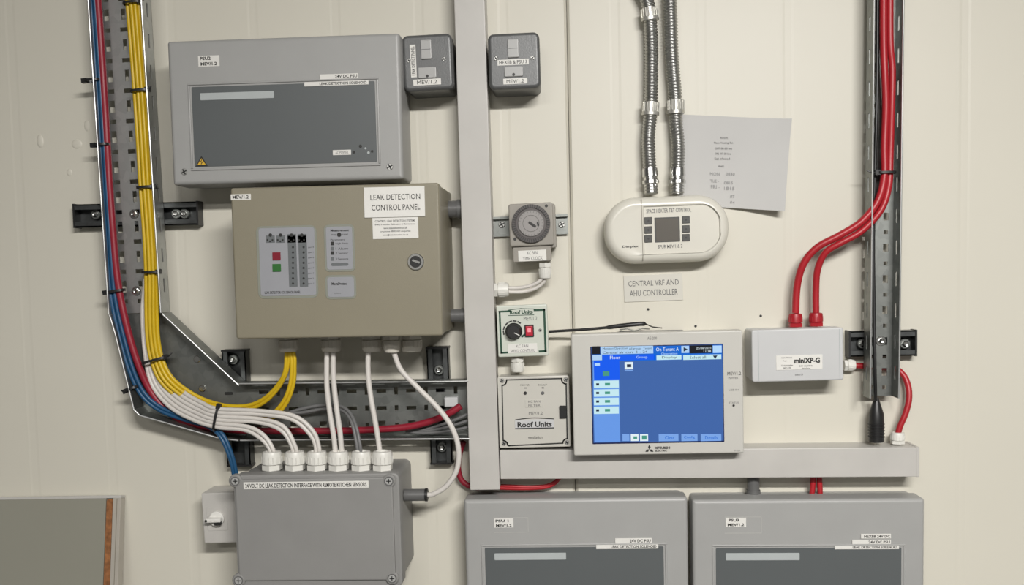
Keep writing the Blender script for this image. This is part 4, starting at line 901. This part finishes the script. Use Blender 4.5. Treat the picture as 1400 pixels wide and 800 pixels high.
for i in range(6):
    g, last = tgt[i//2]; s_ = i % 2
    pts = [(203+i*.8, 340, .030), (197+i*2.2, 400, .031), (195+i*2.6, 430, .033), (198+3.2*i, 480, .034), (207+4.6*i, 524-1.2*i, .036), (231+4.2*i, 555-3.6*i, .045), (264+2.5*i, 574-4.6*i, .059), (297, 584-5.0*i, .072)]
    sp = 4.6 if s_ else 0
    pts += [(u+sp*.9, v-sp*(.9 if k < len(last)-1 else 0), d+.002*s_) for k, (u, v, d) in enumerate(last)]+[(g-3+6*s_, 625, .088)]
    cable('cable', pts, 3.1, 'white_cable', 'white cable sweeping from tray corner to %s junction box gland, %s' % (onn[i//2], wn[s_]), group='white cables from the tray to the junction box')
# cables between the beige panel and the junction box
GB = 'cream glands under the beige control panel'
bn = ['leftmost', 'second from left', 'third from left', 'fourth from left', 'rightmost']
for k, (u, s_, dd, m_) in enumerate(((394, .95, .078, 'gland_beige'), (452, .95, .078, 'gland_beige'), (508.5, .98, .078, 'gland_beige'), (535.5, .8, .092, 'gland_beige'), (562.5, 1.0, .078, 'gland_beige'))):
    p = W(u, 462, D2); zz = p[2]+.001
    vv = min((abs(W(u, v, dd)[2]-zz), v) for v in np.linspace(440, 470, 121))[1]
    gland(u, vv, dd, (0, 0, -1), 'cream gland under the beige panel, %s of five' % bn[k], m_, s_, .95, group=GB)
cable('cable', [(447, 480, .078), (446.5, 505, .079), (447, 530, .081), (451, 565, .084), (456, 595, .086), (459, 622, .087)], 3.7, 'white_cable', 'left white cable of the pair from beige panel to fourth junction box gland')
cable('cable', [(455.5, 480, .078), (455.5, 505, .079), (457, 530, .081), (460.5, 560, .084), (465, 592, .086), (467.5, 622, .087)], 3.7, 'white_cable', 'right white cable of the pair from beige panel to fourth junction box gland')
cable('cable', [(503.5, 480, .078), (503, 500, .079), (504.5, 525, .081), (509, 555, .084), (515, 588, .086), (520, 622, .087)], 3.7, 'white_cable', 'single white cable from beige panel to the rightmost junction box gland')
xe = cx_end
Pw = catmull([W(536, 474, .092), W(540.5, 488, .091), W(549, 507, .090), W(572, 531, .088), W(597, 556, .086), W(617, 583, .085), W(626.5, 612, .084), W(624.5, 642, .082), W(610, 665, .079), W(594, 675, .0765), np.array([xe[0]+.006, xe[1], xe[2]]), np.array([xe[0]-.006, xe[1], xe[2]])])
tag(B().tube(Pw, 3.7*PXM*.955, 10).build('cable', 'white_cable', None, 60), 'long white cable looping from beige panel round to the dark connector', 'cable')
for k in range(2):
    cable('cable', [(392+k*4, 565-k*0, .040), (415, 558.5+5.5*k, .042), (440, 554+5.5*k, .046), (462, 554.5+5*k, .054), (477-2*k, 563+4*k, .066), (486.5-4*k, 582+1*k, .080), (491.5-4.5*k, 604, .087), (494-4*k, 622, .087)], 2.4, 'grey_cable', 'grey cable arching out of the tray to the fifth junction box gland, %s' % ['outer', 'inner'][k], group='grey cables arching to the fifth gland')
for k in range(3):
    cable('cable', [(640, 566+9*k, .044), (622, 574+7*k, .042), (600, 582+4.5*k, .038), (575, 588+2*k, .031), (555, 584+3*k, .027)], 2.1, 'grey_cable', 'dark grey cable entering the trunking at the tray end, %s of three' % ['upper', 'middle', 'lower'][k], group='grey cables at the end of the horizontal tray')
cable('cable', [(634, 604, .020), (629, 618, .016), (626.5, 638, .014), (630, 655, .014), (640, 664, .014), (655, 667.5, .012)], 4.2, 'red_dk', 'short dark red cable dropping behind the foot of the vertical trunking')
for k in range(2):
    cable('cable', [(676, 664+3*k, .016), (700, 665+3*k, .016), (725, 666+2*k, .016), (748, 664+2*k, .016), (760, 658+2*k, .018), (766, 650+2*k, .020)], 2.6, 'red', 'red cable curving up into the horizontal trunking by its left end, %s of two' % ['upper', 'lower'][k])
for k in range(2):
    cable('cable', [(1112+8*k, 646, .020), (1111.5+9*k, 660, .020), (1109.5+12*k, 680, .020)], 3.9, 'red', 'short red cable between horizontal trunking and right enclosure, %s of two' % ['left', 'right'][k])
e = bpy.data.objects.new('conduit', None); C.objects.link(e); p0 = W(1030, 680, .022); p1 = W(1030, 646, .022); e.location = p0; tag(e, 'short grey conduit between horizontal trunking and right enclosure', 'conduit')
B().tube([(0, 0, 0), (0, 0, p1[2]-p0[2])], .0098, 18).build('pipe', 'grey_conduit', e, 60); B().tube([(0, 0, 0), (0, 0, .012)], .0112, 18).build('collar', 'grey_conduit', e, 60)

# ================================================================== cable ties
tie(127, 110, .046, 10.5, .009, 4, 'black cable tie on the blue and red cables, uppermost', -1, .0)
tie(139, 198, .046, 10.5, .009, 4, 'black cable tie on the blue and red cables, second from top', -1, .0)
tie(158, 398, .046, 13, .009, 8, 'black cable tie on the blue and red cables, level with the lower strut bolt', -1, .0)
tie(181, 531, .046, 9, .010, 22, 'black cable tie on the blue cables at the tray corner', -1, .006)
tie(181.5, 4, .045, 12.5, .0085, 4, 'black cable tie on the yellow cables at the top of the picture', 1, .008)
tie(191.5, 124, .045, 12.5, .0085, 4, 'black cable tie on the yellow cables beside the enclosure, second from top', 1, .006)
tie(200, 256, .045, 12.5, .0085, 2, 'black cable tie on the yellow cables just above the strut', 1, .006)
tie(207, 372, .045, 12, .0085, 1, 'black cable tie on the yellow cables below the strut', 1, .004)
tie(212, 492, .045, 18, .0105, 14, 'black cable tie round yellow and white cables above the tray corner', 1, .012)
tie(297, 571.5, .069, 17.5, .0095, 76, 'black cable tie round the white cables near the junction box', 1, .0)
tie(1211, 236, .046, 12, .009, 0, 'black cable tie round the red cables in the narrow tray', -1, .016)
